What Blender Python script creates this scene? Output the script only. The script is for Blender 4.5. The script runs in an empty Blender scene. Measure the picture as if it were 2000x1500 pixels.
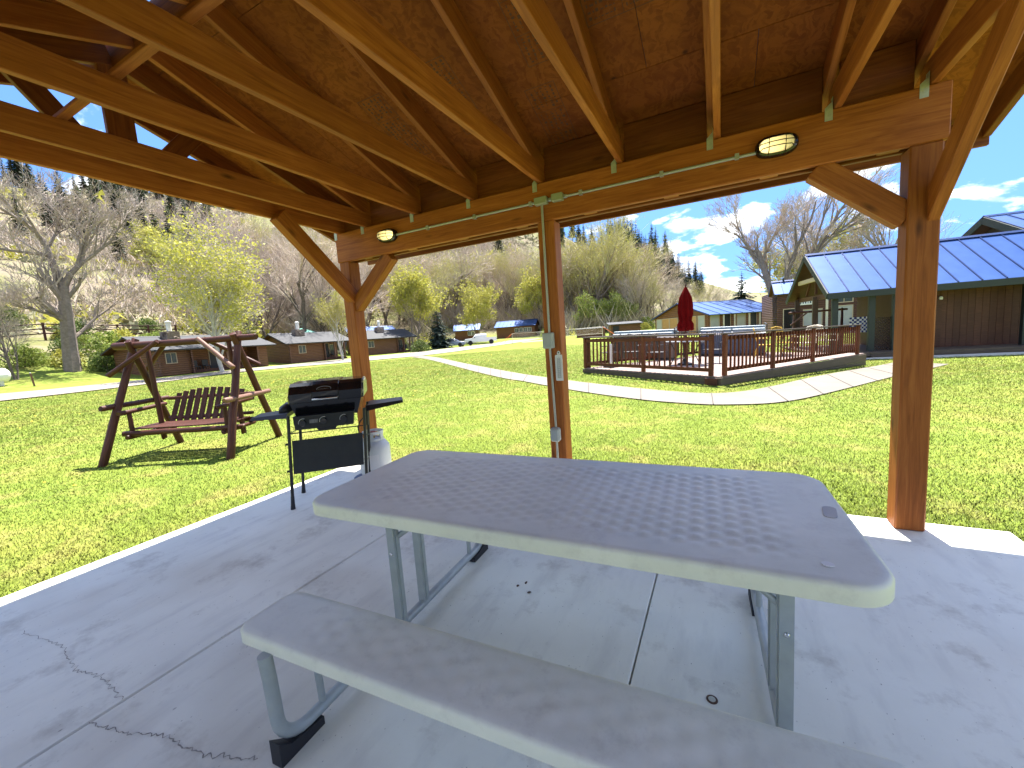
import bpy, bmesh, math, random
import numpy as np
from mathutils import Matrix, Vector
R = math.radians
random.seed(7); rng = np.random.default_rng(7)
scene = bpy.context.scene
C = scene.collection

# ------------------------------------------------------------------ camera, sky, sun, exposure
cam_d = bpy.data.cameras.new('camera'); cam = bpy.data.objects.new('camera', cam_d); C.objects.link(cam)
cam_d.sensor_width = 36.0; cam_d.lens = 36.0*799.65/2000.0; cam_d.clip_start = .02; cam_d.clip_end = 3000
scene.cycles.max_bounces = 7; scene.cycles.diffuse_bounces = 4; scene.cycles.glossy_bounces = 3; scene.cycles.transmission_bounces = 4
def cam_matrix(yaw, pitch, roll, h):
    cy, sy, cp, sp = math.cos(yaw), math.sin(yaw), math.cos(pitch), math.sin(pitch)
    f = Vector((-sy*cp, cy*cp, -sp)); r = Vector((cy, sy, 0)); u = r.cross(f)
    cr, sr = math.cos(roll), math.sin(roll)
    r2 = cr*r+sr*u; u2 = -sr*r+cr*u
    m = Matrix((r2, u2, -f)).transposed().to_4x4(); m.translation = (0, 0, h)
    return m
cam.matrix_world = cam_matrix(.4764, .1172, -.0705, 1.33)
scene.camera = cam
SUN_EL, SUN_AZ = 67.0, 12.0          # the sun stands ahead of the camera, a little to the left
sv = Vector((-math.sin(R(SUN_AZ))*math.cos(R(SUN_EL)), math.cos(R(SUN_AZ))*math.cos(R(SUN_EL)), math.sin(R(SUN_EL))))
sun_d = bpy.data.lights.new('sun', 'SUN'); sun = bpy.data.objects.new('sun', sun_d); C.objects.link(sun)
sun_d.energy = 3.1; sun_d.angle = R(.53); sun_d.color = (1, .95, .87)
sun.rotation_euler = (-sv).to_track_quat('-Z', 'Y').to_euler(); sun.location = (0, 0, 30)
scene.view_settings.view_transform = 'Standard'; scene.view_settings.look = 'None'
scene.view_settings.exposure = 2.60; scene.view_settings.gamma = 1.0
scene.view_settings.use_curve_mapping = False

w = bpy.data.worlds.new('World'); scene.world = w; w.use_nodes = True
nt = w.node_tree; nt.nodes.clear()
def wn(t, **k):
    n = nt.nodes.new(t)
    for a, b in k.items(): setattr(n, a, b)
    return n
out = wn('ShaderNodeOutputWorld'); bg = wn('ShaderNodeBackground'); bg.inputs['Strength'].default_value = .148
sky = wn('ShaderNodeTexSky', sky_type='NISHITA', sun_disc=False, sun_elevation=R(SUN_EL), sun_rotation=R(-SUN_AZ), altitude=2300, air_density=.72, dust_density=.0, ozone_density=4.0)
hs = wn('ShaderNodeHueSaturation'); hs.inputs['Saturation'].default_value = 1.08; hs.inputs['Value'].default_value = .62
geo = wn('ShaderNodeTexCoord'); sep = wn('ShaderNodeSeparateXYZ')
nt.links.new(geo.outputs['Generated'], sep.inputs[0])
az = wn('ShaderNodeMath', operation='ADD'); az.inputs[1].default_value = .42
nt.links.new(sep.outputs['Z'], az.inputs[0])
amx = wn('ShaderNodeMath', operation='MAXIMUM'); amx.inputs[1].default_value = .05; nt.links.new(az.outputs[0], amx.inputs[0])
dx = wn('ShaderNodeMath', operation='DIVIDE'); dy = wn('ShaderNodeMath', operation='DIVIDE')
nt.links.new(sep.outputs['X'], dx.inputs[0]); nt.links.new(amx.outputs[0], dx.inputs[1])
nt.links.new(sep.outputs['Y'], dy.inputs[0]); nt.links.new(amx.outputs[0], dy.inputs[1])
cmb = wn('ShaderNodeCombineXYZ'); nt.links.new(dx.outputs[0], cmb.inputs[0]); nt.links.new(dy.outputs[0], cmb.inputs[1])
n1 = wn('ShaderNodeTexNoise'); n1.inputs['Scale'].default_value = 3.1; n1.inputs['Detail'].default_value = 9; n1.inputs['Roughness'].default_value = .52; n1.inputs['Distortion'].default_value = .1
mp = wn('ShaderNodeMapping'); mp.inputs['Location'].default_value = (7.3, 3.1, 0); mp.inputs['Scale'].default_value = (1.0, 1.25, 1)
nt.links.new(cmb.outputs[0], mp.inputs[0]); nt.links.new(mp.outputs[0], n1.inputs['Vector'])
cr_ = wn('ShaderNodeValToRGB'); cr_.color_ramp.elements[0].position = .53; cr_.color_ramp.elements[1].position = .60
nt.links.new(n1.outputs[0], cr_.inputs[0])
mixc = wn('ShaderNodeMix', data_type='RGBA'); mixc.inputs['B'].default_value = (4.8, 4.7, 4.55, 1)
nt.links.new(cr_.outputs[0], mixc.inputs['Factor'])
n2 = wn('ShaderNodeTexNoise'); n2.inputs['Scale'].default_value = 7.0; n2.inputs['Detail'].default_value = 5; nt.links.new(mp.outputs[0], n2.inputs['Vector'])
c2_ = wn('ShaderNodeValToRGB'); c2_.color_ramp.elements[0].position = .36; c2_.color_ramp.elements[0].color = (1.9,1.95,2.05,1); c2_.color_ramp.elements[1].position = .62; c2_.color_ramp.elements[1].color = (4.9,4.8,4.65,1)
nt.links.new(n2.outputs[0], c2_.inputs[0]); nt.links.new(c2_.outputs[0], mixc.inputs['B'])
nt.links.new(sky.outputs[0], hs.inputs['Color']); nt.links.new(hs.outputs[0], mixc.inputs['A'])
# clear mountain air: the deep blue reaches down towards the horizon
hz = wn('ShaderNodeMath', operation='MULTIPLY_ADD'); hz.inputs[1].default_value = .75; hz.inputs[2].default_value = .40; nt.links.new(sep.outputs['Z'], hz.inputs[0])
hv = wn('ShaderNodeCombineXYZ'); nt.links.new(sep.outputs['X'], hv.inputs[0]); nt.links.new(sep.outputs['Y'], hv.inputs[1]); nt.links.new(hz.outputs[0], hv.inputs[2])
hn = wn('ShaderNodeVectorMath', operation='NORMALIZE'); nt.links.new(hv.outputs[0], hn.inputs[0]); nt.links.new(hn.outputs[0], sky.inputs[0])
nt.links.new(mixc.outputs['Result'], bg.inputs['Color']); nt.links.new(bg.outputs[0], out.inputs[0])

# ------------------------------------------------------------------ mesh helpers
class MB:
    def __init__(s): s.v = []; s.f = []
    def add(s, vs, fs):
        o = len(s.v); s.v += [tuple(v) for v in vs]; s.f += [tuple(i+o for i in f) for f in fs]; return s
    def box(s, x0, x1, y0, y1, z0, z1):
        return s.add([(x0,y0,z0),(x1,y0,z0),(x1,y1,z0),(x0,y1,z0),(x0,y0,z1),(x1,y0,z1),(x1,y1,z1),(x0,y1,z1)],
            [(0,3,2,1),(4,5,6,7),(0,1,5,4),(1,2,6,5),(2,3,7,6),(3,0,4,7)])
    def bar(s, p, q, w, h, up=(0,0,1)):
        p, q = Vector(p), Vector(q); d = (q-p).normalized(); u = Vector(up)
        if abs(d.dot(u)) > .98: u = Vector((0,1,0))
        a = d.cross(u).normalized(); b = a.cross(d)
        vs = [e+a*(i*w/2)+b*(j*h/2) for e in (p,q) for i,j in ((-1,-1),(1,-1),(1,1),(-1,1))]
        return s.add(vs, [(0,1,2,3),(7,6,5,4),(0,4,5,1),(1,5,6,2),(2,6,7,3),(3,7,4,0)])
    def tube(s, pts, r, n=8, caps=True):
        pts = [Vector(p) for p in pts]; m = len(pts)
        rs = r if isinstance(r, (list, tuple)) else [r]*m
        o = len(s.v); pa = None
        for i, p in enumerate(pts):
            d = (pts[min(i+1,m-1)]-pts[max(i-1,0)]).normalized()
            if pa is None:
                a = d.cross(Vector((0,0,1))) if abs(d.z) < .95 else d.cross(Vector((1,0,0)))
            else: a = pa-d*pa.dot(d)
            a.normalize(); pa = a; b = d.cross(a)
            for k in range(n):
                t = 2*math.pi*k/n; s.v.append(tuple(p+(a*math.cos(t)+b*math.sin(t))*rs[i]))
        for i in range(m-1):
            for k in range(n):
                k2 = (k+1)%n; s.f.append((o+i*n+k, o+i*n+k2, o+(i+1)*n+k2, o+(i+1)*n+k))
        if caps:
            s.f.append(tuple(o+k for k in range(n))[::-1]); s.f.append(tuple(o+(m-1)*n+k for k in range(n)))
        return s
    def lathe(s, prof, n=24, c=(0,0,0)):
        o = len(s.v)
        for r, z in prof:
            for k in range(n):
                t = 2*math.pi*k/n; s.v.append((c[0]+r*math.cos(t), c[1]+r*math.sin(t), c[2]+z))
        for i in range(len(prof)-1):
            for k in range(n):
                k2 = (k+1)%n; s.f.append((o+i*n+k, o+i*n+k2, o+(i+1)*n+k2, o+(i+1)*n+k))
        s.f.append(tuple(o+k for k in range(n))[::-1]); s.f.append(tuple(o+(len(prof)-1)*n+k for k in range(n)))
        return s
    def prism(s, poly, axis, a0, a1):
        n = len(poly)
        def P(u, v, a): return {'x': (a,u,v), 'y': (u,a,v), 'z': (u,v,a)}[axis]
        return s.add([P(u,v,a0) for u,v in poly]+[P(u,v,a1) for u,v in poly],
            [tuple(range(n))[::-1], tuple(range(n,2*n))]+[(i,(i+1)%n,n+(i+1)%n,n+i) for i in range(n)])
    def rings(s, rings, cap=True):
        n = len(rings[0]); o = len(s.v)
        for r in rings: s.v += [tuple(p) for p in r]
        for i in range(len(rings)-1):
            for k in range(n):
                k2 = (k+1)%n; s.f.append((o+i*n+k, o+i*n+k2, o+(i+1)*n+k2, o+(i+1)*n+k))
        if cap:
            s.f.append(tuple(o+k for k in range(n))[::-1]); s.f.append(tuple(o+(len(rings)-1)*n+k for k in range(n)))
        return s
    def mesh(s, name, mat, smooth=None):
        me = bpy.data.meshes.new(name); me.from_pydata(s.v, [], s.f)
        bm = bmesh.new(); bm.from_mesh(me); bmesh.ops.recalc_face_normals(bm, faces=bm.faces); bm.to_mesh(me); bm.free()
        if mat: me.materials.append(mat)
        if smooth is not None:
            me.polygons.foreach_set('use_smooth', [True]*len(me.polygons)); me.set_sharp_from_angle(angle=R(smooth))
        return me
    def build(s, name, mat, parent=None, smooth=None, M=None):
        return link(name, s.mesh(name, mat, smooth), parent, M)

WM = {}
def link(name, me, parent=None, M=None):
    """one object; M is its matrix in the parent's own frame"""
    o = bpy.data.objects.new(name, me); C.objects.link(o)
    if parent is not None: o.parent = parent
    if M is not None: o.matrix_local = M
    WM[o.name] = (WM[parent.name] if parent is not None else Matrix()) @ (M if M is not None else Matrix())
    return o
def tag(o, label, cat, group=None):
    o['label'] = label; o['category'] = cat
    if group: o['group'] = group
    return o
def thing(name, label, cat, loc=(0,0,0), rz=0.0, group=None, M=None):
    return tag(link(name, None, None, M if M is not None else Matrix.Translation(loc) @ Matrix.Rotation(rz, 4, 'Z')), label, cat, group)
def structure(o): o['kind'] = 'structure'; return o
def stuff(o): o['kind'] = 'stuff'; return o
def world(parent, M):                     # a world matrix turned into the parent's frame
    return WM[parent.name].inverted() @ M
def copy_tree(o, parent=None, M=None):
    c = o.copy(); C.objects.link(c); c.parent = parent
    if M is not None: c.matrix_local = M
    WM[c.name] = (WM[parent.name] if parent is not None else Matrix()) @ c.matrix_local
    for ch in list(o.children): copy_tree(ch, c)
    return c
_cb = {}
def cbox_mesh(name, l, w_, h, mat, c=.006):
    k = (name, round(l,3), round(w_,3), round(h,3), mat.name)
    if k in _cb: return _cb[k]
    bm = bmesh.new(); c = min(c, l/4, w_/4, h/4)
    for sx in (-1,1):
        for sy in (-1,1):
            for sz in (-1,1):
                for q in ((c,0,0),(0,c,0),(0,0,c)):
                    a = [c if t == 0 else 0 for t in q]
                    bm.verts.new((sx*(l/2-(0 if q[0] else c)), sy*(w_/2-(0 if q[1] else c)), sz*(h/2-(0 if q[2] else c))))
    bmesh.ops.convex_hull(bm, input=bm.verts)
    bmesh.ops.dissolve_limit(bm, angle_limit=.02, verts=bm.verts, edges=bm.edges)
    me = bpy.data.meshes.new(name); bm.to_mesh(me); bm.free(); me.materials.append(mat); _cb[k] = me
    return me
def beam(name, p, q, w_, h, mat, parent, up=(0,0,1), c=.006, roll=0):
    """a sawn timber from p to q (world), local X along it so the grain follows"""
    p, q = Vector(p), Vector(q); d = (q-p); l = d.length; d.normalize(); u = Vector(up)
    if abs(d.dot(u)) > .98: u = Vector((0,1,0))
    a = u.cross(d).normalized(); b = d.cross(a)
    m = Matrix((d, a, b)).transposed().to_4x4(); m.translation = (p+q)/2
    if roll: m = m @ Matrix.Rotation(roll, 4, 'X')
    return link(name, cbox_mesh(name, l, w_, h, mat, c), parent, world(parent, m) if parent is not None else m)
def rrect(l, w_, r, n=6):
    pts = []
    for cx, cy, a0 in ((l/2-r, w_/2-r, 0), (-l/2+r, w_/2-r, 90), (-l/2+r, -w_/2+r, 180), (l/2-r, -w_/2+r, 270)):
        for k in range(n+1):
            t = R(a0+90*k/n); pts.append((cx+r*math.cos(t), cy+r*math.sin(t)))
    return pts

# ------------------------------------------------------------------ materials
def new_mat(name):
    m = bpy.data.materials.new(name); m.use_nodes = True; n = m.node_tree; b = n.nodes['Principled BSDF']
    return m, n, b
def N(n, t, ins=None, **k):
    x = n.nodes.new(t)
    for a, b in k.items(): setattr(x, a, b)
    for a, b in (ins or {}).items():
        if hasattr(b, 'is_output') or isinstance(b, bpy.types.NodeSocket): n.links.new(b, x.inputs[a])
        else: x.inputs[a].default_value = b
    return x
def c4(c): return (c[0], c[1], c[2], 1)
def ramp(n, fac, stops):
    x = n.nodes.new('ShaderNodeValToRGB'); e = x.color_ramp.elements
    while len(e) < len(stops): e.new(.5)
    for i, (p, c) in enumerate(stops): e[i].position = p; e[i].color = c4(c) if len(c) == 3 else c
    n.links.new(fac, x.inputs[0]); return x.outputs[0]
def coords(n, kind='Object', scale=(1,1,1), rot=(0,0,0)):
    t = n.nodes.new('ShaderNodeTexCoord'); m = N(n, 'ShaderNodeMapping', {'Vector': t.outputs[kind]})
    m.inputs['Scale'].default_value = scale; m.inputs['Rotation'].default_value = rot
    return m.outputs[0]
def noise(n, vec, scale, detail=5, rough=.55, dist=0):
    return N(n, 'ShaderNodeTexNoise', {'Vector': vec, 'Scale': scale, 'Detail': detail, 'Roughness': rough, 'Distortion': dist}).outputs[0]
def mixc_(n, fac, a, b, mode='MIX'):
    x = N(n, 'ShaderNodeMix', data_type='RGBA', blend_type=mode)
    for s, v in (('Factor', fac), ('A', a), ('B', b)):
        if isinstance(v, bpy.types.NodeSocket): n.links.new(v, x.inputs[s])
        else: x.inputs[s].default_value = c4(v) if s != 'Factor' else v
    return x.outputs['Result']
def bump(n, b, h, strength, dist=.01):
    x = N(n, 'ShaderNodeBump', {'Height': h, 'Strength': strength, 'Distance': dist}); n.links.new(x.outputs[0], b.inputs['Normal'])
def mat(name, c, c2=None, ns=6, rough=.6, metal=0, bs=0, bstr=.3, bd=.005, kind='Object', scale=(1,1,1), vary=0, spec=None, coat=0):
    m, n, b = new_mat(name); b.inputs['Roughness'].default_value = rough; b.inputs['Metallic'].default_value = metal
    if spec is not None: b.inputs['Specular IOR Level'].default_value = spec
    if coat: b.inputs['Coat Weight'].default_value = coat
    v = coords(n, kind, scale)
    col = None
    if c2: col = ramp(n, noise(n, v, ns, 6), [(.3, c), (.7, c2)]); n.links.new(col, b.inputs['Base Color'])
    else: b.inputs['Base Color'].default_value = c4(c)
    if vary:
        oi = n.nodes.new('ShaderNodeObjectInfo'); hsv = n.nodes.new('ShaderNodeHueSaturation')
        mr = N(n, 'ShaderNodeMapRange', {'Value': oi.outputs['Random'], 'To Min': 1-vary, 'To Max': 1+vary})
        n.links.new(mr.outputs[0], hsv.inputs['Value'])
        if col: n.links.new(col, hsv.inputs['Color'])
        else: hsv.inputs['Color'].default_value = c4(c)
        n.links.new(hsv.outputs[0], b.inputs['Base Color'])
    if bs: bump(n, b, noise(n, v, bs, 5), bstr, bd)
    return m
def wood(name, c, dark, light, grain=1.0, rough=.55, knots=True, vary=.12):
    """stained timber, grain along local X, knots, each piece a little different"""
    m, n, b = new_mat(name); b.inputs['Roughness'].default_value = rough; b.inputs['Specular IOR Level'].default_value = .25
    t = n.nodes.new('ShaderNodeTexCoord'); oi = n.nodes.new('ShaderNodeObjectInfo')
    off = N(n, 'ShaderNodeVectorMath', {0: t.outputs['Object']}, operation='ADD')
    sc = N(n, 'ShaderNodeMath', {0: oi.outputs['Random'], 1: 37.0}, operation='MULTIPLY')
    n.links.new(sc.outputs[0], off.inputs[1])
    g = N(n, 'ShaderNodeMapping', {'Vector': off.outputs[0]}); g.inputs['Scale'].default_value = (1.3*grain, 22*grain, 22*grain)
    gr = noise(n, g.outputs[0], 2.2, 7, .62, .9)
    col = ramp(n, gr, [(.28, dark), (.5, c), (.75, light)])
    big = noise(n, off.outputs[0], 1.6, 3)
    col = mixc_(n, ramp(n, big, [(.35, (0,0,0)), (.7, (.45,.45,.45))]), col, dark)
    if knots:
        k = N(n, 'ShaderNodeMapping', {'Vector': off.outputs[0]}); k.inputs['Scale'].default_value = (1.6, 5, 5)
        vo = N(n, 'ShaderNodeTexVoronoi', {'Vector': k.outputs[0], 'Scale': 1.2, 'Randomness': 1.0})
        col = mixc_(n, ramp(n, vo.outputs['Distance'], [(.03, (.85,.85,.85)), (.13, (0,0,0))]), col, tuple(x*.35 for x in dark))
    hsv = N(n, 'ShaderNodeHueSaturation', {'Color': col})
    mr = N(n, 'ShaderNodeMapRange', {'Value': oi.outputs['Random'], 'To Min': 1-vary, 'To Max': 1+vary}); n.links.new(mr.outputs[0], hsv.inputs['Value'])
    n.links.new(hsv.outputs[0], b.inputs['Base Color'])
    bump(n, b, gr, .25, .004)
    return m

MT = {}
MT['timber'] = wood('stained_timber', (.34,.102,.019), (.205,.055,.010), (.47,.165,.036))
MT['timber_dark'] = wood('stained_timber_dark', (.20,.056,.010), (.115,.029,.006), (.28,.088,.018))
MT['log'] = wood('stained_log', (.075,.025,.016), (.036,.012,.008), (.125,.045,.03), rough=.5)
MT['log_pale'] = wood('pale_log', (.17,.088,.062), (.10,.048,.034), (.24,.14,.105))  # paler log tone; on the lawn swing it stands in for sunlight
MT['deckrail'] = wood('redwood_stain', (.125,.036,.014), (.06,.017,.007), (.175,.058,.023), knots=False, vary=.25)
MT['deckboard'] = wood('deck_board', (.30,.225,.195), (.20,.145,.12), (.38,.30,.27), knots=False)
MT['skirt'] = wood('skirt_board', (.10,.075,.055), (.05,.038,.028), (.14,.11,.08), knots=False)
MT['galv'] = mat('galvanised', (.42,.44,.38), (.55,.57,.50), 30, .5, .6)
MT['conduit'] = mat('conduit_grey', (.40,.40,.36), None, rough=.45, metal=.3)
MT['boxgrey'] = mat('box_grey', (.33,.35,.33), (.40,.42,.40), 12, .55)
MT['black'] = mat('black_plastic', (.012,.012,.014), None, rough=.42, bs=90, bstr=.1, bd=.001)
MT['enamel'] = mat('black_enamel', (.006,.006,.008), None, rough=.16, coat=.4)
MT['rubber'] = mat('rubber', (.01,.011,.016), None, rough=.6)
MT['chrome'] = mat('chrome', (.6,.6,.6), None, rough=.2, metal=1)
MT['white'] = mat('white_paint', (.75,.75,.73), (.68,.68,.66), 9, .5)
MT['steel'] = mat('powder_steel', (.36,.40,.41), (.30,.33,.34), 14, .42, .25)

def osb():
    m, n, b = new_mat('strand_board'); b.inputs['Roughness'].default_value = .65; b.inputs['Specular IOR Level'].default_value = .15
    t = n.nodes.new('ShaderNodeTexCoord'); oi = n.nodes.new('ShaderNodeObjectInfo')
    off = N(n, 'ShaderNodeVectorMath', {0: t.outputs['Object']}, operation='ADD')
    sc = N(n, 'ShaderNodeMath', {0: oi.outputs['Random'], 1: 23.0}, operation='MULTIPLY'); n.links.new(sc.outputs[0], off.inputs[1])
    warp = noise(n, off.outputs[0], 5, 3)
    wv = N(n, 'ShaderNodeVectorMath', {0: off.outputs[0]}, operation='ADD')
    ws = N(n, 'ShaderNodeMath', {0: warp, 1: .22}, operation='MULTIPLY'); n.links.new(ws.outputs[0], wv.inputs[1])
    cols = None; fl = []
    for rot, scl in ((.35, (16, 60, 1)), (-.5, (20, 52, 1)), (1.15, (52, 18, 1))):
        mp = N(n, 'ShaderNodeMapping', {'Vector': wv.outputs[0]}); mp.inputs['Scale'].default_value = scl; mp.inputs['Rotation'].default_value = (0, 0, rot)
        v = N(n, 'ShaderNodeTexVoronoi', {'Vector': mp.outputs[0], 'Scale': 1.0}, distance='CHEBYCHEV'); fl.append(v)
    a = N(n, 'ShaderNodeSeparateColor', {'Color': fl[0].outputs['Color']}).outputs[0]
    c_ = N(n, 'ShaderNodeSeparateColor', {'Color': fl[1].outputs['Color']}).outputs[0]
    d = N(n, 'ShaderNodeSeparateColor', {'Color': fl[2].outputs['Color']}).outputs[0]
    mx = N(n, 'ShaderNodeMath', {0: a, 1: c_}, operation='MULTIPLY'); mx2 = N(n, 'ShaderNodeMath', {0: mx.outputs[0], 1: d}, operation='ADD')
    col = ramp(n, mx2.outputs[0], [(.05, (.17,.044,.006)), (.6, (.22,.060,.008)), (1.2, (.275,.082,.012))])
    big = noise(n, off.outputs[0], 2.0, 4)
    col = mixc_(n, ramp(n, big, [(.35, (0,0,0)), (.75, (.6,.6,.6))]), col, (.14,.032,.004))
    vo = N(n, 'ShaderNodeTexVoronoi', {'Vector': off.outputs[0], 'Scale': 3.1}); col = mixc_(n, ramp(n, vo.outputs['Distance'], [(.03,(.9,.9,.9)),(.07,(0,0,0))]), col, (.05,.015,.004))
    n.links.new(col, b.inputs['Base Color']); bump(n, b, mx2.outputs[0], .3, .003)
    return m
MT['osb'] = osb()

def concrete(name, c, c2, stain=True):
    m, n, b = new_mat(name); b.inputs['Roughness'].default_value = .62; b.inputs['Specular IOR Level'].default_value = .35
    v = coords(n, 'Object')
    col = ramp(n, noise(n, v, 1.3, 8, .62), [(.3, c), (.7, c2)])
    if stain:
        tr = coords(n, 'Object', (7, 1.6, 1)); tw = noise(n, tr, 1.4, 6, .6)
        col = mixc_(n, ramp(n, tw, [(.50, (0,0,0)), (.78, (.38,.38,.38))]), col, (.36,.355,.345))
        col = mixc_(n, ramp(n, noise(n, v, 3.1, 7, .7), [(.54, (0,0,0)), (.72, (.75,.75,.75))]), col, (.36,.335,.29))
        col = mixc_(n, ramp(n, noise(n, v, .55, 3), [(.56, (0,0,0)), (.72, (.6,.6,.6))]), col, (.37,.30,.22))
        for s, th, k in ((21, .055, .85), (47, .10, .6), (9.5, .05, .6)):
            vo = N(n, 'ShaderNodeTexVoronoi', {'Vector': coords(n, 'Object', (1, .6, 1), (0,0,s)), 'Scale': s})
            msk = N(n, 'ShaderNodeMath', {0: ramp(n, vo.outputs['Distance'], [(th*.5, (k,k,k)), (th, (0,0,0))]), 1: ramp(n, noise(n, v, 2.3+s*.1, 2), [(.44, (0,0,0)), (.56, (1,1,1))])}, operation='MULTIPLY')
            col = mixc_(n, msk.outputs[0], col, (.07,.065,.06))
    n.links.new(col, b.inputs['Base Color'])
    bump(n, b, noise(n, v, 60, 6, .7), .12, .004)
    return m
MT['slab'] = concrete('slab_concrete', (.63,.63,.565), (.74,.74,.67))
MT['path'] = concrete('path_concrete', (.145,.125,.098), (.19,.165,.132), False)

# ground colours: lawn low down, dry scrubby slope higher up
def lawn_cols(n, v, vfine):
    a = ramp(n, noise(n, v, .42, 6, .6), [(.33, (.105,.165,.028)), (.52, (.165,.215,.040)), (.68, (.245,.240,.062))])
    a = mixc_(n, ramp(n, noise(n, v, 1.9, 5, .65), [(.50, (0,0,0)), (.68, (.85,.85,.85))]), a, (.31,.26,.095))
    return mixc_(n, ramp(n, noise(n, v, 1.1, 5, .65), [(.55, (0,0,0)), (.75, (.6,.6,.6))]), a, (.085,.145,.018))
def ground_mat():
    m, n, b = new_mat('ground_cover'); b.inputs['Roughness'].default_value = .9; b.inputs['Specular IOR Level'].default_value = .1
    v = coords(n, 'Object'); vf = coords(n, 'Object', (1,1,1))
    lawn = lawn_cols(n, v, vf)
    lawn = mixc_(n, .45, lawn, ramp(n, noise(n, v, 34, 6, .7), [(.3, (.08,.12,.012)), (.5,(.15,.195,.02)), (.72, (.27,.28,.045))]))
    hill = ramp(n, noise(n, v, .055, 7, .62), [(.32, (.17,.145,.085)), (.48, (.20,.165,.115)), (.56, (.14,.145,.05)), (.70, (.25,.205,.16))])
    hill = mixc_(n, ramp(n, noise(n, v, .35, 6, .7), [(.5, (0,0,0)), (.68, (.8,.8,.8))]), hill, (.17,.19,.06))
    hill = mixc_(n, ramp(n, noise(n, v, .9, 5, .7), [(.55, (0,0,0)), (.75, (.8,.8,.8))]), hill, (.13,.11,.07))
    sp = N(n, 'ShaderNodeSeparateXYZ', {0: N(n, 'ShaderNodeTexCoord').outputs['Object']})
    zz = N(n, 'ShaderNodeMath', {0: sp.outputs[2], 1: noise(n, v, .18, 5)}, operation='ADD')
    f = N(n, 'ShaderNodeMapRange', {'Value': zz.outputs[0], 'From Min': 1.6, 'From Max': 3.4})
    n.links.new(mixc_(n, f.outputs[0], lawn, hill), b.inputs['Base Color'])
    bump(n, b, noise(n, v, 22, 6, .7), .3, .04)
    return m
MT['ground'] = ground_mat()
def blade_mat():
    m, n, b = new_mat('grass_blade'); b.inputs['Roughness'].default_value = .6; b.inputs['Specular IOR Level'].default_value = .2
    v = coords(n, 'Object')
    c = lawn_cols(n, v, v)
    c = mixc_(n, .22, c, ramp(n, noise(n, v, 60, 2), [(.3, (.10,.15,.02)), (.55,(.19,.23,.03)), (.7,(.35,.31,.08))]))
    n.links.new(c, b.inputs['Base Color'])
    tl = N(n, 'ShaderNodeBsdfTranslucent', {'Color': c}); mx = N(n, 'ShaderNodeMixShader', {0: .5})
    n.links.new(b.outputs[0], mx.inputs[1]); n.links.new(tl.outputs[0], mx.inputs[2]); n.links.new(mx.outputs[0], n.nodes['Material Output'].inputs[0])
    return m
MT['blade'] = blade_mat()
MT['gravel'] = mat('gravel', (.20,.172,.142), (.27,.235,.195), 1.2, .9, bs=25, bstr=.6, bd=.02)

GC=np.array([(-3.9,-3,-.06),(-3.9,3.4,-.06),(1.6,3.4,-.06),(1.6,-3,-.06),(-7.2,3.2,-.08),(-1.2,7,-.07),(0,9.6,-.10),(-3.7,12.3,.02),(2.5,12.5,-.25),(4.5,19,-.5),(9,18,-.55),(14,20,-.5),(4,30,-.3),(-9,15,-.02),(-20,27,-.02),(-30,6,-.02),(-42,9,-.02),
 (-44,17.5,-.05),(-46,29,-.05),(-47,35,0),(-45,47,.0),(-34,50,.02),(-36,62,.18),(-41,66,.25),(-40,84,1.0),(-28,86,1.0),(-15,60,.3),(-3,50,.3),(6,54,.3),(-46,10,.35),(-55,16,1.2),(-60,28,1.2),(-62,45,1.2),
 (40,20,-.5),(20,60,.3),(60,60,.5),(0,-40,-.1),(40,-40,-.3),(-50,-20,.4),(-60,0,1.0),(0,90,1.0),(60,0,-.5)],float)
def _k(a,b): return np.sqrt(((a[:,None,:]-b[None,:,:])**2).sum(-1)+.5)
_AGC=_k(GC[:,:2],GC[:,:2]); _ngc=len(GC)
_SGC=np.zeros((_ngc+1,_ngc+1)); _SGC[:_ngc,:_ngc]=_AGC; _SGC[_ngc,:_ngc]=1; _SGC[:_ngc,_ngc]=1
_WGC=np.linalg.solve(_SGC,np.append(GC[:,2],0))
# bearing (deg from +X): crest elevation, foot radius, crest radius
HB=np.array([(-180,12,48,200),(-150,6,60,220),(-100,4,80,260),(-40,3,90,300),(20,3,120,330),(66,2.4,130,330),(80,2.6,130,320),(88,3.4,125,320),(93.3,5.6,120,310),(99.3,8.6,112,290),(105.8,11.2,105,280),(111.7,14.1,98,270),(120,16,92,260),(135.4,17.3,82,255),(145,17,72,245),(156,16.4,58,235),(166,16.1,50,230),(180,12,48,200)],float)
def ground(x,y):
    x=np.atleast_1d(np.asarray(x,float)); y=np.atleast_1d(np.asarray(y,float))
    P=np.stack([x,y],-1)
    g=_k(P,GC[:,:2])@_WGC[:_ngc]+_WGC[_ngc]
    r=np.hypot(x,y); th=np.degrees(np.arctan2(y,x))
    el=np.interp(th,HB[:,0],HB[:,1]); f=np.interp(th,HB[:,0],HB[:,2]); c=np.interp(th,HB[:,0],HB[:,3])
    H=np.tan(np.radians(el))*c
    t=np.clip((r-f)/(c-f),0,1.0); over=np.clip((r-c)/200,0,1)
    w=np.clip((150-r)/60,0,1); w=w*w*(3-2*w)
    rough=(np.sin(x*.11+1.3*np.sin(y*.07))+np.sin(y*.13+x*.05)+.6*np.sin(x*.31)*np.sin(y*.27))*.03*H*t*(1-.6*t)
    return np.clip(g,-.7,2.2)*w+(1-w)*.9*(r>0)+H*t**1.3*(1-.25*over)+rough

g1 = lambda x, y: float(ground(x, y)[0])

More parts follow.
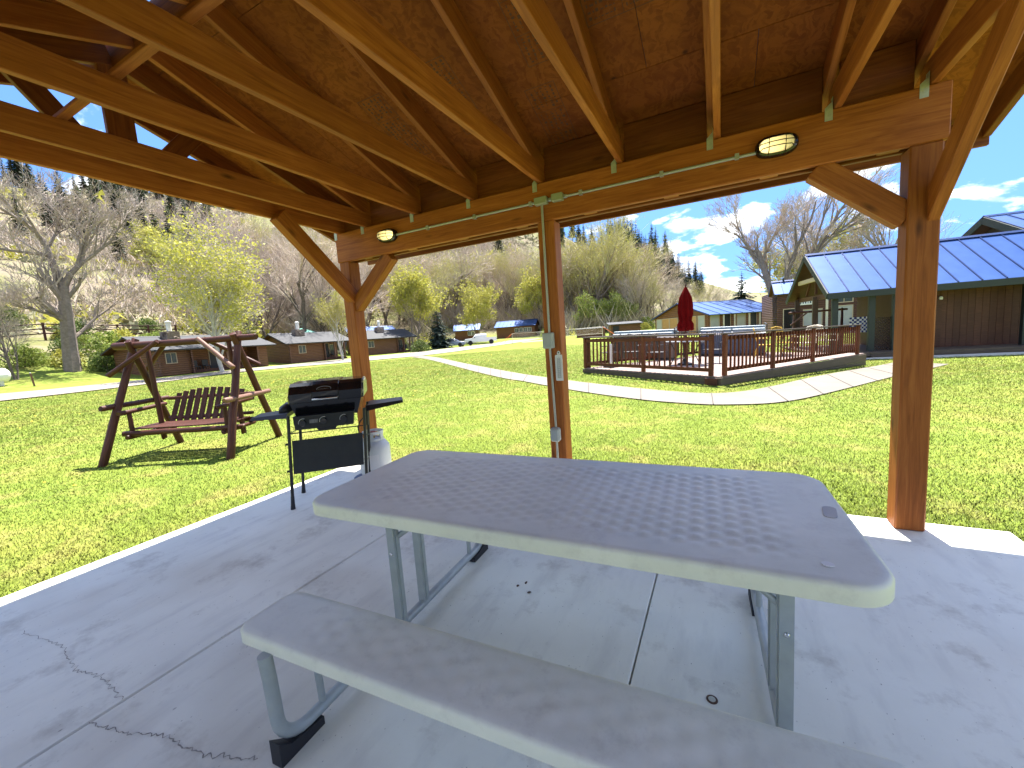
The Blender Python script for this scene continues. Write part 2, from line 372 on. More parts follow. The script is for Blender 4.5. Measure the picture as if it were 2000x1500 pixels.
# ------------------------------------------------------------------ ground
rs = np.concatenate([np.arange(.6, 16, .3), np.geomspace(16, 150, 70), np.geomspace(153, 900, 26)])
th = np.radians(np.arange(0, 360, 1.0)); nr, nth = len(rs), len(th)
X = (rs[:,None]*np.cos(th)).ravel(); Y = (rs[:,None]*np.sin(th)).ravel(); Z = ground(X, Y)
V = np.vstack([np.stack([X,Y,Z],-1), [[0,0,-.07]]])
F = []
for i in range(nr-1):
    for k in range(nth):
        k2 = (k+1) % nth; F.append((i*nth+k, (i+1)*nth+k, (i+1)*nth+k2, i*nth+k2))
F += [(nr*nth, k, (k+1) % nth) for k in range(nth)]
me = bpy.data.meshes.new('ground'); me.from_pydata(V.tolist(), [], F); me.materials.append(MT['ground'])
me.polygons.foreach_set('use_smooth', [True]*len(me.polygons))
structure(link('ground', me))

def strip(name, A, B, m, lift, nsub=10, nacross=5):
    def res(P):
        P = np.array(P, float); out_ = []
        for i in range(len(P)-1):
            p0, p1, p2, p3 = P[max(i-1,0)], P[i], P[i+1], P[min(i+2,len(P)-1)]
            for k in range(nsub):
                t = k/nsub
                out_.append(.5*((2*p1)+(-p0+p2)*t+(2*p0-5*p1+4*p2-p3)*t*t+(-p0+3*p1-3*p2+p3)*t**3))
        out_.append(P[-1]); return np.array(out_)
    a, b = res(A), res(B); n_ = len(a); vs = []; fs = []
    for j in range(nacross+1):
        q = a+(b-a)*j/nacross; vs.append(np.stack([q[:,0], q[:,1], ground(q[:,0], q[:,1])+lift], -1))
    vs = np.vstack(vs)
    for j in range(nacross):
        for i in range(n_-1): fs.append((j*n_+i, j*n_+i+1, (j+1)*n_+i+1, (j+1)*n_+i))
    me = bpy.data.meshes.new(name); me.from_pydata(vs.tolist(), [], fs); me.materials.append(m); me.polygons.foreach_set('use_smooth', [True]*len(fs))
    structure(link(name, me)); return a, b
ROAD_A = [(-26,-4),(-28.6,3),(-29.6,7.2),(-32,11.5),(-36,17),(-37.5,21.5),(-36,26),(-32.3,29.5),(-28.6,33.6),(-27.6,38),(-28.2,47),(-28.5,58),(-29,70)]
ROAD_B = [(-38,-4),(-39.3,3),(-39.6,8),(-40,12),(-41.2,17),(-42.3,23),(-42.6,29),(-42.2,35),(-41,40),(-39.2,45),(-37.6,51),(-36.2,60),(-36,70)]
strip('gravel_road', ROAD_A, ROAD_B, MT['gravel'], .05)
PATH_A = [(-30.5,37),(-27.2,33.6),(-18.5,25.0),(-8.95,15.4),(-5.6,12.0),(-3.57,10.43),(-1.87,9.47),(-.74,8.98),(.05,8.98),(.87,10.0),(2.3,12.9),(4.1,16.2),(5.4,18.6)]
PATH_B = [(-31.2,35.4),(-27.6,32.2),(-16.0,21.2),(-7.1,12.2),(-5.0,10.4),(-3.08,8.96),(-1.6,8.07),(-.64,7.71),(.1,7.68),(1.0,8.2),(2.2,10.1),(4.1,13.6),(6.3,17.4)]
pa, pb = strip('concrete_path', PATH_A, PATH_B, MT['path'], .022)
# saw-cut joints of the path, as thin dark strips
jm = MB()
acc = 0
for i in range(1, len(pa)):
    acc += float(np.linalg.norm(pa[i]-pa[i-1]))
    if acc > 1.5:
        acc = 0
        p0, p1 = pa[i], pb[i]; pts = [p0+(p1-p0)*t for t in np.linspace(0,1,7)]
        for k in range(6):
            q = [(*pts[k], g1(*pts[k])+.027), (*pts[k+1], g1(*pts[k+1])+.027)]
            jm.bar(q[0], q[1], .02, .004)
MT['joint'] = mat('joint_dark', (.10,.09,.08), (.05,.045,.04), 30, .9)
o = jm.build('path_joints', MT['joint']); structure(o)

# ------------------------------------------------------------------ slab: three pours with saw cuts between
SX = [-3.83, -2.13, -.32, 1.49]; SY0, SY1 = -.62, 3.285
slab = structure(link('patio_slab', None, None, Matrix.Translation((-1.17, 1.33, 0))))
MT['slabside'] = concrete('slab_edge', (.50,.48,.44), (.60,.58,.54), False)
def slab_panel(x0, x1):
    m = MB(); c = .006
    P = [[(x0,SY0),(x1,SY0),(x1,SY1),(x0,SY1)], [(x0+c,SY0+c),(x1-c,SY0+c),(x1-c,SY1-c),(x0+c,SY1-c)]]
    m.rings([[(x,y,-.14) for x,y in P[0]], [(x,y,-c) for x,y in P[0]], [(x,y,0) for x,y in P[1]]])
    return m
for i in range(3):
    slab_panel(SX[i]+.003, SX[i+1]-.003).build('slab_panel', MT['slab'], slab, M=world(slab, Matrix()))
MB().box(SX[0]+.05, SX[3]-.05, SY0+.05, SY1-.05, -.15, -.03).build('joint_filler', MT['joint'], slab, M=world(slab, Matrix()))
def crack(pts, wdt, sub):
    m = MB(); P = [Vector((x, y, .0012)) for x, y in pts]; Q = []
    for a, b in zip(P[:-1], P[1:]):
        for k in range(sub):
            q = a.lerp(b, k/sub); nrm = (b-a).normalized().cross(Vector((0,0,1)))
            Q.append(q+nrm*random.gauss(0, .0055))
    Q.append(P[-1])
    for k in range(len(Q)-1):
        d = (Q[k+1]-Q[k]).normalized(); s_ = d.cross(Vector((0,0,1)))
        w0 = wdt*random.uniform(.2, 1.0); w1 = wdt*random.uniform(.2, 1.0)
        m.add([Q[k]-s_*w0, Q[k]+s_*w0, Q[k+1]+s_*w1, Q[k+1]-s_*w1], [(0,1,2,3)])
    return m
MT['crack'] = mat('crack_dark', (.34,.32,.29), (.13,.12,.11), 9, .9)

crack([(-2.13,.47),(-1.96,.50),(-1.79,.56),(-1.56,.58),(-1.38,.65)], .0028, 22).build('crack', MT['crack'], slab, M=world(slab, Matrix()))
crack([(-3.21,.55),(-2.83,.59),(-2.54,.56),(-2.39,.59),(-2.14,.57)], .0020, 22).build('crack', MT['crack'], slab, M=world(slab, Matrix()))

# ------------------------------------------------------------------ pavilion
YR = 1.45                                   # ridge line
def zb(y): return 2.65+.34*(3.13-(y if y >= YR else 2*YR-y))     # underside of the rafters
pav = thing('picnic_pavilion', 'open orange stained timber picnic pavilion with gable roof over the concrete slab', 'pavilion', (-1.22, 1.45, 0))
T, TD = MT['timber'], MT['timber_dark']
# posts
for px in (-3.47, -1.22, 1.0):
    for y0 in (3.13, -.37):
        beam('post', (px, y0+.07, 0), (px, y0+.07, 2.2045), .14, .14, T, pav, c=.008)
# doubled beams with spacer blocks
for s in (1, -1):
    f = lambda y: y if s == 1 else 2*YR-y
    for y in (3.151, 3.249):
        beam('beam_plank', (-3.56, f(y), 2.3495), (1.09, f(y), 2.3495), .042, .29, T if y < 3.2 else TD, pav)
    for x in np.arange(-3.2, 1.05, .58):
        beam('spacer_block', (x-.05, f(3.2), 2.262), (x+.05, f(3.2), 2.262), .056, .10, T, pav, c=.003)
TRX = [-3.5, -3.12, -2.49, -1.87, -1.25, -.63, -.01, .61, 1.02]
for i, x in enumerate(TRX):
    beam('joist', (x, -.37, 2.566), (x, 3.27, 2.566), .038, .14, T, pav, c=.003)
    xr = x-.0395 if i not in (0,) else x+.0395
    sl = math.atan(.34); off = .07/math.cos(sl)
    for s in (1, -1):
        f = lambda y: y if s == 1 else 2*YR-y
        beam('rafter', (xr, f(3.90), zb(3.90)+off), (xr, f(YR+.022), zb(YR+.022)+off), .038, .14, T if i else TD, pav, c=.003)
# gable trusses: king post and struts
for x in (-3.5, 1.02):
    beam('king_post', (x+(.0385 if x < 0 else -.0385), YR-.02, 2.63), (x+(.0385 if x < 0 else -.0385), YR-.02, 3.22), .15, .036, TD, pav, up=(1,0,0), c=.003)
    for s in (1, -1):
        f = lambda y: y if s == 1 else 2*YR-y
        beam('strut', (x, f(1.60), 2.63), (x, f(1.98), 3.10), .036, .12, TD, pav, c=.003)
# barge rafters, fascias, ridge board, runner
for x in (-3.92, 1.53):
    for s in (1, -1):
        f = lambda y: y if s == 1 else 2*YR-y
        off = .07/math.cos(math.atan(.34))
        beam('barge_rafter', (x, f(3.93), zb(3.93)+off), (x, f(YR+.003), zb(YR+.003)+off), .04, .15, TD, pav, c=.003)
for s in (1, -1):
    f = lambda y: y if s == 1 else 2*YR-y
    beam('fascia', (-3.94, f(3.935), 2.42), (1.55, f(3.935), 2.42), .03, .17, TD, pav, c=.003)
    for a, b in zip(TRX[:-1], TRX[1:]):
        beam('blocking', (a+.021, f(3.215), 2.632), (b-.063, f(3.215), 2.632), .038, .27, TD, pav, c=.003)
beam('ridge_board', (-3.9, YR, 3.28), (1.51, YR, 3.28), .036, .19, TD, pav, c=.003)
beam('runner', (-3.46, 1.035, 2.648), (.98, 1.035, 2.648), .045, .022, T, pav, c=.003)
# knee braces
for p_, q_, hh in (((.515,3.2,2.2), (.945,3.2,1.835), .13), ((-2.885,3.2,2.2), (-3.42,3.2,1.745), .13)):
    beam('knee_brace', p_, q_, .10, hh, T, pav)
for x, tk_ in ((-3.44,.10), (1.04,.055)):
    beam('knee_brace', (x, 2.43, 2.52), (x, 3.19, 1.833), tk_, .14, T, pav)
# roof sheathing sheets on the rafters, tin roof above
SL = math.sqrt(1+.34*.34)
nrm_off = .14
def slope_mat(s, x, ymid):
    """frame on the rafter tops; local x along the ridge, local y up the slope"""
    f = ymid if s == 1 else 2*YR-ymid
    ux = Vector((-s,0,0)); uy = Vector((0, -s/SL, .34/SL)); uz = ux.cross(uy)
    m = Matrix((ux, uy, uz)).transposed().to_4x4()
    m.translation = Vector((x, f, zb(ymid))) + Vector((0, s*.34/SL, 1/SL))*nrm_off
    return m
sheets = {}
for s in (1, -1):
    y_lo, y_hi = 3.955, YR+.01; total = (y_lo-y_hi)*SL
    a = 0.0; row = 0
    while a < total-.02:
        b = min(a+1.22, total); xs = [-3.95, -2.83+(-.0 if row % 2 else .59), -.39+(-.0 if row % 2 else .59), 1.56]
        for x0, x1 in zip(xs[:-1], xs[1:]):
            ym = y_lo-(a+b)/2/SL; k = (round(x1-x0,2), round(b-a,2))
            if k not in sheets: sheets[k] = MB().box(-(x1-x0)/2+.0015, (x1-x0)/2-.0015, -(b-a)/2+.0015, (b-a)/2-.0015, .001, .013).mesh('sheathing_panel', MT['osb'])
            M_ = slope_mat(s, (x0+x1)/2, ym)
            link('sheathing_panel', sheets[k], pav, world(pav, M_))
        a = b; row += 1
    M_ = slope_mat(s, -1.195, (3.97+YR)/2); hl = (3.97-YR)*SL/2+.01
    rm = MB().box(-2.78, 2.78, -hl, hl, .018, .028)
    for x in np.arange(-2.75, 2.76, .4): rm.box(x-.012, x+.012, -hl, hl, .0285, .055)
    rm.build('tin_roof', MT.setdefault('blue_roof', mat('blue_roof_metal', (.030,.080,.25), (.042,.10,.30), 2.0, .38, .35)), pav, M=world(pav, M_))
# mill stamps printed on the sheathing
MT['ink'] = mat('faded_ink', (.075,.028,.008), (.11,.042,.012), 40, .8)
def stamp(x, y, rot=0):
    m = MB(); z = -.0008
    for (a, b, c_, d) in ((-.30,.30,.10,.104),(-.30,.30,-.10,-.104),(-.30,-.296,-.1,.1),(.296,.30,-.1,.1),(-.1,-.097,-.1,.1),(.1,.103,-.1,.1)):
        m.add([(a,c_,z),(b,c_,z),(b,d,z),(a,d,z)], [(0,1,2,3)])
    for cx in (-.2, 0, .2):
        for r_ in range(5):
            yy = .075-.035*r_; xx = cx-.08
            while xx < cx+.07:
                l = random.uniform(.006, .022); hgt = random.choice((.006,.012,.018))
                m.add([(xx,yy-hgt,z),(xx+l,yy-hgt,z),(xx+l,yy,z),(xx,yy,z)], [(0,1,2,3)]); xx += l+random.uniform(.006,.012)
    M_ = slope_mat(1, x, y) @ Matrix.Rotation(R(180), 4, 'Z') @ Matrix.Rotation(rot, 4, 'Z')
    m.build('mill_stamp', MT['ink'], pav, M=world(pav, M_))
stamp(-.95, 2.25, R(90)); stamp(-1.05, 2.95, R(90)); stamp(-.35, 2.35, 0); stamp(-1.62, 2.55, R(90)); stamp(.3, 2.2, R(90)); stamp(-2.2, 2.6, R(90))
# metal ties where joists sit on the front beam
tie = MB()
tie.prism([(-.022,.012),(.022,.012),(.022,-.075),(-.022,-.075)], 'y', -.003, 0); tie.box(.0195,.022,-.003,.04,.0,.085)
tie.prism([(-.022,.0125),(.021,.0125),(.021,.055)], 'y', -.0032, -.0004)
for dx_, dz_ in ((-.01,-.06),(.01,-.06),(0,-.035),(-.01,-.012),(.011,-.012)): tie.box(dx_-.003, dx_+.003, -.0045, -.0031, dz_-.003, dz_+.003)
tm = tie.mesh('metal_tie', MT['galv'])
for x in TRX: link('metal_tie', tm, pav, world(pav, Matrix.Translation((x-.043, 3.1295, 2.495)) @ Matrix.Diagonal((.85,1,.8,1))))

# ------------------------------------------------------------------ conduit, boxes, lamps, thermometer
con = thing('conduit', 'thin grey electrical conduit running along the front beam and down the middle post', 'conduit', (-1.235, 3.11, 0))
W0 = world(con, Matrix())
MB().tube([(.205,3.114,2.345),(-1.06,3.114,2.349)], .0095, 10).tube([(-1.19,3.114,2.349),(-2.725,3.114,2.352)], .0095, 10).build('pipe', MT['conduit'], con, 40, W0)
MB().tube([(-1.235,3.114,2.325),(-1.235,3.114,1.33)], .0095, 10).tube([(-1.238,3.114,1.21),(-1.225,3.114,.555)], .0095, 10).tube([(-1.225,3.114,.435),(-1.225,3.114,.0)], .0095, 10).build('pipe', MT['conduit'], con, 40, W0)
MT['olive'] = mat('box_olive', (.30,.31,.20), None, rough=.5)
for x, wd in ((-1.235, .052), (-1.10, .045)):
    beam('junction_box', (x-wd, 3.103, 2.35), (x+wd, 3.103, 2.35), .05, .055, MT['olive'], con, c=.005)
    beam('connector', (x+wd, 3.114, 2.349), (x+wd+.03, 3.114, 2.349), .026, .026, MT['conduit'], con, c=.006)
for x in (-2.35, -1.85, -1.33, -.92, -.35, .1):
    MB().box(x-.012, x+.012, 3.101, 3.1295, 2.333, 2.366).build('pipe_clamp', MT['conduit'], con, M=W0)
bx = beam('outlet_box', (-1.24, 3.095, 1.27), (-1.24, 3.096, 1.27), .085, .125, MT['boxgrey'], con); bx.matrix_local = world(con, Matrix.Translation((-1.24,3.1,1.27))); bx.data = cbox_mesh('outlet_box', .085, .058, .125, MT['boxgrey'])
MB().box(-.036,.036,-.034,-.0291,-.055,.055).build('cover_plate', MT['boxgrey'], bx)
bx2 = link('outlet_box', cbox_mesh('outlet_box2', .078, .06, .115, MT['boxgrey'], .012), con, world(con, Matrix.Translation((-1.225,3.098,.495))))
MB().prism(rrect(.062,.09,.012,3), 'y', -.038, -.0301).build('cover_plate', MT['boxgrey'], bx2)

MT['glow'] = new_mat('lamp_glass')[0]
_n = MT['glow'].node_tree; _b = _n.nodes['Principled BSDF']; _b.inputs['Base Color'].default_value = (.62,.56,.40,1)
_g = ramp(_n, N(_n, 'ShaderNodeSeparateXYZ', {0: N(_n, 'ShaderNodeTexCoord').outputs['Object']}).outputs[0], [(.0,(.55,.42,.16)),(.5,(1,.86,.42))])
_mr = N(_n, 'ShaderNodeMapRange', {'Value': N(_n, 'ShaderNodeSeparateXYZ', {0: N(_n, 'ShaderNodeTexCoord').outputs['Object']}).outputs[0], 'From Min': -.1, 'From Max': .07, 'To Min': .42, 'To Max': .05})
_n.links.new(_mr.outputs[0], _b.inputs['Emission Strength']); _b.inputs['Emission Color'].default_value = (1,.74,.27,1); _b.inputs['Roughness'].default_value = .3
def bulkhead(x, z, flip, label):
    t = thing('bulkhead_lamp', label, 'lamp', M=Matrix.Translation((x, 3.129, z)) @ Matrix.Rotation(R(1.5), 4, 'Y') @ (Matrix.Diagonal((flip,1,1,1))), group='bulkhead lamps on the beam')
    def ov(l, h): return [(l/2*abs(math.cos(a))**.75*(1 if math.cos(a)>0 else -1), h/2*abs(math.sin(a))**.8*(1 if math.sin(a)>0 else -1)) for a in np.linspace(0, 2*math.pi, 32, endpoint=False)]
    MB().rings([[(u,y,v) for u,v in ov(l,h)] for l,h,y in ((.225,.125,0),(.225,.125,-.03),(.21,.112,-.042),(.185,.09,-.045),(.18,.085,-.03))]).build('housing', MT['enamel'], t, 40)
    MB().rings([[(u,y,v) for u,v in ov(l,h)] for l,h,y in ((.178,.084,-.031),(.172,.08,-.06),(.15,.066,-.078),(.09,.04,-.088),(.02,.01,-.09))]).build('lens', MT['glow'], t, 50)
    g = MB()
    for zz in (-.022, 0.004, .028):
        w_ = .1*(1-abs(zz)*6); g.tube([(-w_,-.04,zz),(-w_*.85,-.075,zz),(-.03,-.093,zz),(.03,-.093,zz),(w_*.85,-.075,zz),(w_,-.04,zz)], .0028, 6)
    for xx in (-.042, .042): g.tube([(xx,-.04,-.05),(xx,-.075,-.038),(xx,-.09,0),(xx,-.075,.038),(xx,-.04,.05)], .0028, 6)
    g.build('cage', MT['enamel'], t, 40)
bulkhead(.31, 2.36, 1, 'oval caged bulkhead lamp on the beam near the right post')
bulkhead(-2.83, 2.36, -1, 'oval caged bulkhead lamp on the beam near the left post')

thm = thing('wall_thermometer', 'white plastic thermometer hanging on the middle post', 'thermometer', (-1.168, 3.122, 1.05))
MB().prism([(-.028,-.11),(.028,-.11),(.028,.1),(-.028,.1)], 'y', -.006, 0).prism([(.013*math.cos(a), .112+.02*math.sin(a)) for a in np.linspace(-.5, math.pi+.5, 12)], 'y', -.006, 0).build('plate', MT['white'], thm)
MB().lathe([(.006,-.003),(.006,.003)], 12).build('hang_hole', MT['black'], thm, M=Matrix.Translation((0,-.005,.118)) @ Matrix.Rotation(R(90),4,'X'))
sm = MB()
for k in range(22):
    zz = -.085+k*.0075
    sm.box(-.016, -.007 if k % 2 else -.004, -.0072, -.0062, zz-.0012, zz+.0012); sm.box(.006 if k % 2 else .003, .014, -.0072, -.0062, zz-.0012, zz+.0012)
sm.build('scale_marks', MT['black'], thm)
MB().tube([(0,-.008,-.09),(0,-.008,.08)], .0022, 6).build('glass_tube', mat('thermo_tube', (.5,.5,.52), None, rough=.2), thm)
for sx in (-1, 1): MB().box(sx*.028-.002, sx*.028+.002, -.011, -.0062, -.105, .095).build('rim', MT['white'], thm)

# ------------------------------------------------------------------ folding picnic table
def plastic():
    m, n, b = new_mat('table_plastic'); b.inputs['Roughness'].default_value = .38; b.inputs['Specular IOR Level'].default_value = .4
    v = coords(n, 'Object')
    col = ramp(n, noise(n, v, 3.5, 7, .65), [(.3, (.61,.615,.54)), (.7, (.72,.72,.645))])
    col = mixc_(n, ramp(n, noise(n, v, 9, 8, .75), [(.52,(0,0,0)),(.74,(.45,.45,.45))]), col, (.40,.375,.345))
    n.links.new(col, b.inputs['Base Color'])
    bump(n, b, noise(n, v, 260, 3), .10, .0015)
    return m
MT['plastic'] = plastic()
tab = thing('picnic_table', 'off white plastic folding picnic table with attached benches on grey steel legs', 'picnic table', (-.581, 1.403, 0), .0417)
def slab_top(l, w_, r, z1, th_, dim, nu, nv, inner):
    """moulded top: rounded outline, rolled edge, dimpled upper face"""
    m = MB(); rings = []
    for dl, z in ((.0, z1-th_), (0, z1-.012), (.004, z1-.005), (.012, z1-.001)):
        rings.append([(x, y, z) for x, y in rrect(l-2*dl, w_-2*dl, r-dl, 8)])
    m.rings(rings, cap=False)
    n_ = len(rings[0]); m.f.append(tuple(range(n_))[::-1])
    # top face as a fine grid inside the rim, welded with a border fan
    return m, rings[-1]
def dimple_top(l, w_, r, z1, th_, pitch, depth, flat):
    m, rim = slab_top(l, w_, r, z1, th_, depth, 0, 0, flat)
    lx, ly = l/2-.03, w_/2-.03; nx, ny = int(2*lx/.011), int(2*ly/.011)
    o = len(m.v)
    for j in range(ny+1):
        for i in range(nx+1):
            x = -lx+2*lx*i/nx; y = -ly+2*ly*j/ny
            # pull the grid's corners inside the rounded outline
            qx, qy = abs(x)-(lx-r+.02), abs(y)-(ly-r+.02)
            if qx > 0 and qy > 0:
                rr = r-.02; ma = max(qx, qy); L_ = math.hypot(qx, qy)
                if L_ > 0: k = ma/L_; x = math.copysign(lx-rr+qx*k, x); y = math.copysign(ly-rr+qy*k, y)
            a = 2*math.pi/pitch
            d = (math.cos(a*x)+math.cos(a*(x*.5+y*.866))+math.cos(a*(x*.5-y*.866)))/3
            e = min(1, max(0, (flat-max(abs(x)/lx, abs(y)/ly))/.10))
            m.v.append((x, y, z1-.0012+depth*d*e))
    W_ = nx+1
    for j in range(ny):
        for i in range(nx): m.f.append((o+j*W_+i, o+j*W_+i+1, o+(j+1)*W_+i+1, o+(j+1)*W_+i))
    # border between grid outline and rim
    edge = [o+ny*W_+i for i in range(nx, -1, -1)]+[o+j*W_ for j in range(ny-1, -1, -1)]+[o+i for i in range(1, nx+1)]+[o+j*W_+nx for j in range(1, ny)]
    base = o-len(rim) if False else None
    rim_o = 3*len(rim)
    ang = lambda p: math.atan2(p[1]/(w_/2), p[0]/(l/2)) % (2*math.pi)
    A = sorted(range(len(rim)), key=lambda k: ang(rim[k])); B = sorted(edge, key=lambda k: ang(m.v[k]))
    i = j = 0; na, nb = len(A), len(B)
    while i < na or j < nb:
        ai, bj = rim_o+A[i % na], B[j % nb]
        ta = ang(rim[A[(i+1) % na]])+(2*math.pi if i+1 >= na else 0) if i < na else 1e9
        tb = ang(m.v[B[(j+1) % nb]])+(2*math.pi if j+1 >= nb else 0) if j < nb else 1e9
        if ta <= tb: m.f.append((ai, rim_o+A[(i+1) % na], bj)); i += 1
        else: m.f.append((ai, B[(j+1) % nb], bj)); j += 1
    return m
top = dimple_top(1.83, .76, .10, .74, .048, .046, .0046, .86).build('tabletop', MT['plastic'], tab, 35)
for u in (-1, 1):
    pass
MB().prism(rrect(.085,.034,.016,5), 'z', .7388, .7404).build('moulded_badge', mat('badge_grey', (.46,.45,.44), None, rough=.6), top, M=Matrix.Translation((.868,.02,0)) @ Matrix.Rotation(R(80),4,'Z') @ Matrix.Translation((0,0,.0006)))
for (u, v) in ((.79,-.30),(-.35,.0)):
    MB().prism([(.011*math.cos(a)*(1.2 if u>0 else 1), .011*math.sin(a)) for a in np.linspace(0, 2*math.pi, 14, endpoint=False)], 'z', .7395, .7417).build('paint_spot', MT['white'], top, M=Matrix.Translation((u,v,0)))
bench_me = dimple_top(1.83, .235, .06, 0, .042, .062, .0030, .80).mesh('bench', MT['plastic'], 35)
for s in (-1, 1):
    link('bench', bench_me, tab, Matrix.Translation((0, s*.572, .4253)))
for s in (-1, 1):
    u = s*.742
    fr = MB(); pts = []
    for sv_ in (-1, 1):
        arc = [(u, sv_*(.70-.0), .385), (u, sv_*.695, .30), (u, sv_*.690, .15)]
        for k in range(1, 7):
            t = R(90*k/6); arc.append((u, sv_*(.690-.10*(1-math.cos(t))), .15-.10*math.sin(t)))
        pts += arc if sv_ == -1 else arc[::-1]
    fr.tube(pts, .021, 12); leg = fr.build('leg_frame', MT['steel'], tab, 50)
    for sv_ in (-1, 1):
        MB().add([], []).rings([[(u+a_*.024, sv_*y, z) for a_, y, z in ((-1,yy,z0),(1,yy,z0),(1,yy,z1),(-1,yy,z1))] for yy, z0, z1 in ((.712,.0,.085),(.670,.0,.050),(.60,.0,.036),(.545,.0,.030))]).build('rubber_foot', MT['rubber'], leg)
        pst = MB()
        vv = sv_*.085
        pst.box(u-.019,u+.019,vv-.019,vv+.019,.050,.695)
        pst.build('upright', MT['steel'], tab)
        MB().box(u+s*-.021-.002,u+s*-.021+.002,vv-.006,vv+.006,.065,.68).build('upright_channel', MT['steel'], tab)
        MB().lathe([(.008,0),(.008,.004),(.004,.008)], 10).build('bolt', MT['chrome'], tab, 40, Matrix.Translation((u, -.1045 if sv_ < 0 else vv+.0195, .40)) @ Matrix.Rotation(R(90 if sv_ < 0 else -90),4,'X'))
        MB().tube([(u, sv_*.525, .055), (u, sv_*.535, .388)], .0125, 10).build('bench_prop', MT['steel'], tab, 50)
    MB().tube([(u-s*.012,-.07,.47),(u-s*.10,-.03,.53),(u-s*.16,0,.565),(u-s*.44,0,.695)], .0125, 10).build('brace', MT['steel'], tab, 50)
    MB().tube([(u-s*.012,.07,.47),(u-s*.10,.03,.53),(u-s*.155,.014,.562)], .0125, 10).build('brace', MT['steel'], tab, 50)
    MB().box(u-.03,u+.03,-.24,.24,.670,.694).build('cross_rail', MT['steel'], tab)

# litter on the slab
def speck(x, y, s, label, cat, m, z=0):
    mb = MB(); n_ = 7; pts = [(s*random.uniform(.6,1.1)*math.cos(2*math.pi*k/n_), s*random.uniform(.35,.7)*math.sin(2*math.pi*k/n_)) for k in range(n_)]
    mb.prism(pts, 'z', 0, s*.35)
    o = mb.build(name_for[cat], m, None, None, Matrix.Translation((x,y,z+.001)) @ Matrix.Rotation(random.uniform(0,6),4,'Z')); tag(o, label, cat); return o
name_for = {'seed husk': 'seed_husk', 'leaf': 'dead_leaf', 'paper scrap': 'paper_scrap', 'anchor plug': 'anchor_plug'}
MT['husk'] = mat('husk_brown', (.05,.025,.015), (.10,.05,.03), 60, .8)
g_ = 'seed husks on the slab under the table'
for x, y in ((-.95,1.84),(-.98,1.80),(-.90,1.77)):
    o = speck(x, y, .012, 'small dark seed husk in the trio on the slab under the table', 'seed husk', MT['husk']); o['group'] = g_
plug = thing('anchor_plug', 'round rusty plug set in the slab beside the right table legs', 'plug', (-.04,1.45,0))
MB().lathe([(.019,-.0005),(.019,.002),(.013,.002)], 18).build('plug_ring', MT['husk'], plug, 40)
MB().lathe([(.012,.0005),(.012,.003),(.006,.004)], 14).build('plug_head', MT['galv'], plug, 40)

# ------------------------------------------------------------------ gas grill
gd = Vector((.74,.673,0)).normalized(); gn = Vector((.673,-.74,0)).normalized()     # along the front, out of the front
GM = Matrix((gd, -gn, Vector((0,0,1)))).transposed().to_4x4(); GM.translation = (-3.25, 2.09, 0)
GM = GM @ Matrix(((1,0,.07,0),(0,1,0,0),(0,0,1,0),(0,0,0,1)))                          # the light cart stands slightly racked
grill = thing('gas_grill', 'black two shelf gas grill on thin legs beside the left post', 'grill', M=Matrix.Translation((-3.25,2.09,0)) @ Matrix.Rotation(math.atan2(gd.y, gd.x),4,'Z'))
GL = WM[grill.name].inverted() @ GM                 # only a shear remains; bake it into the meshes
class GB(MB):
    def build(s, name, mat_, parent=None, smooth=None, M=None):
        s.v = [tuple(GL @ Vector(v)) for v in s.v]; return MB.build(s, name, mat_, parent, smooth, M)
D = .40                                              # depth of the cart; local y runs to the back
for x, y in ((.0,0),(.60,0),(.0,D),(.60,D)):
    g = GB(); g.tube([(x,y,.10),(x,y,.80)], .0135, 8); g.build('leg', MT['black'], grill, 50)
    GB().lathe([(.020,0),(.016,.05),(.0145,.11)], 10, (x,y,0)).build('leg_foot', MT['rubber'], grill, 50)
GB().box(.02,.58,-.004,.004,.30,.585).build('front_panel', mat('panel_black', (.012,.014,.016), (.02,.022,.024), 8, .7, bs=30, bstr=.25), grill)
for z in (.33,.56): GB().tube([(-.03,0,z),(.0,0,z)], .010, 8).build('panel_peg', MT['black'], grill, 50)
GB().tube([(.0,.01,.645),(.60,.01,.645)], .005, 6).build('tie_rod', MT['black'], grill, 50)
GB().tube([(.0,.01,.645),(.0,D,.62)], .004, 6).build('tie_rod', MT['black'], grill, 50)
def taper(x0,x1,y0,y1,z0,X0,X1,Y0,Y1,z1): return [[(x0,y0,z0),(x1,y0,z0),(x1,y1,z0),(x0,y1,z0)],[(X0,Y0,z1),(X1,Y0,z1),(X1,Y1,z1),(X0,Y1,z1)]]
GB().rings(taper(.06,.54,.05,.36,.755,.02,.58,-.01,.42,.895)).build('firebox', MT['enamel'], grill)
cp_ = GB().rings(taper(.055,.51,-.03,.04,.675,.045,.52,-.045,.03,.79)).build('control_panel', MT['black'], grill)
for x in (.12,.28,.44):
    GB().tube([(x,-.042,.735),(x,-.075,.733)], .026, 14).build('knob', MT['enamel'], cp_, 40)
    GB().tube([(x+.034*math.cos(a), -.0455, .735+.034*math.sin(a)) for a in np.linspace(1.2, 3.4, 8)], .0022, 5).build('dial_mark', MT['white'], cp_, 50)
GB().box(.17,.235,-.0455,-.042,.725,.755).build('rating_label', mat('label_grey', (.2,.2,.2), (.1,.1,.1), 90, .6), cp_)
GB().rings(taper(.24,.36,-.02,.03,.645,.22,.38,-.035,.03,.676)).build('grease_tray', MT['black'], cp_)
prof = [(-.035,.90),(-.045,.975),(-.01,1.035),(.03,1.058),(.33,1.058),(.41,1.0),(.425,.90)]
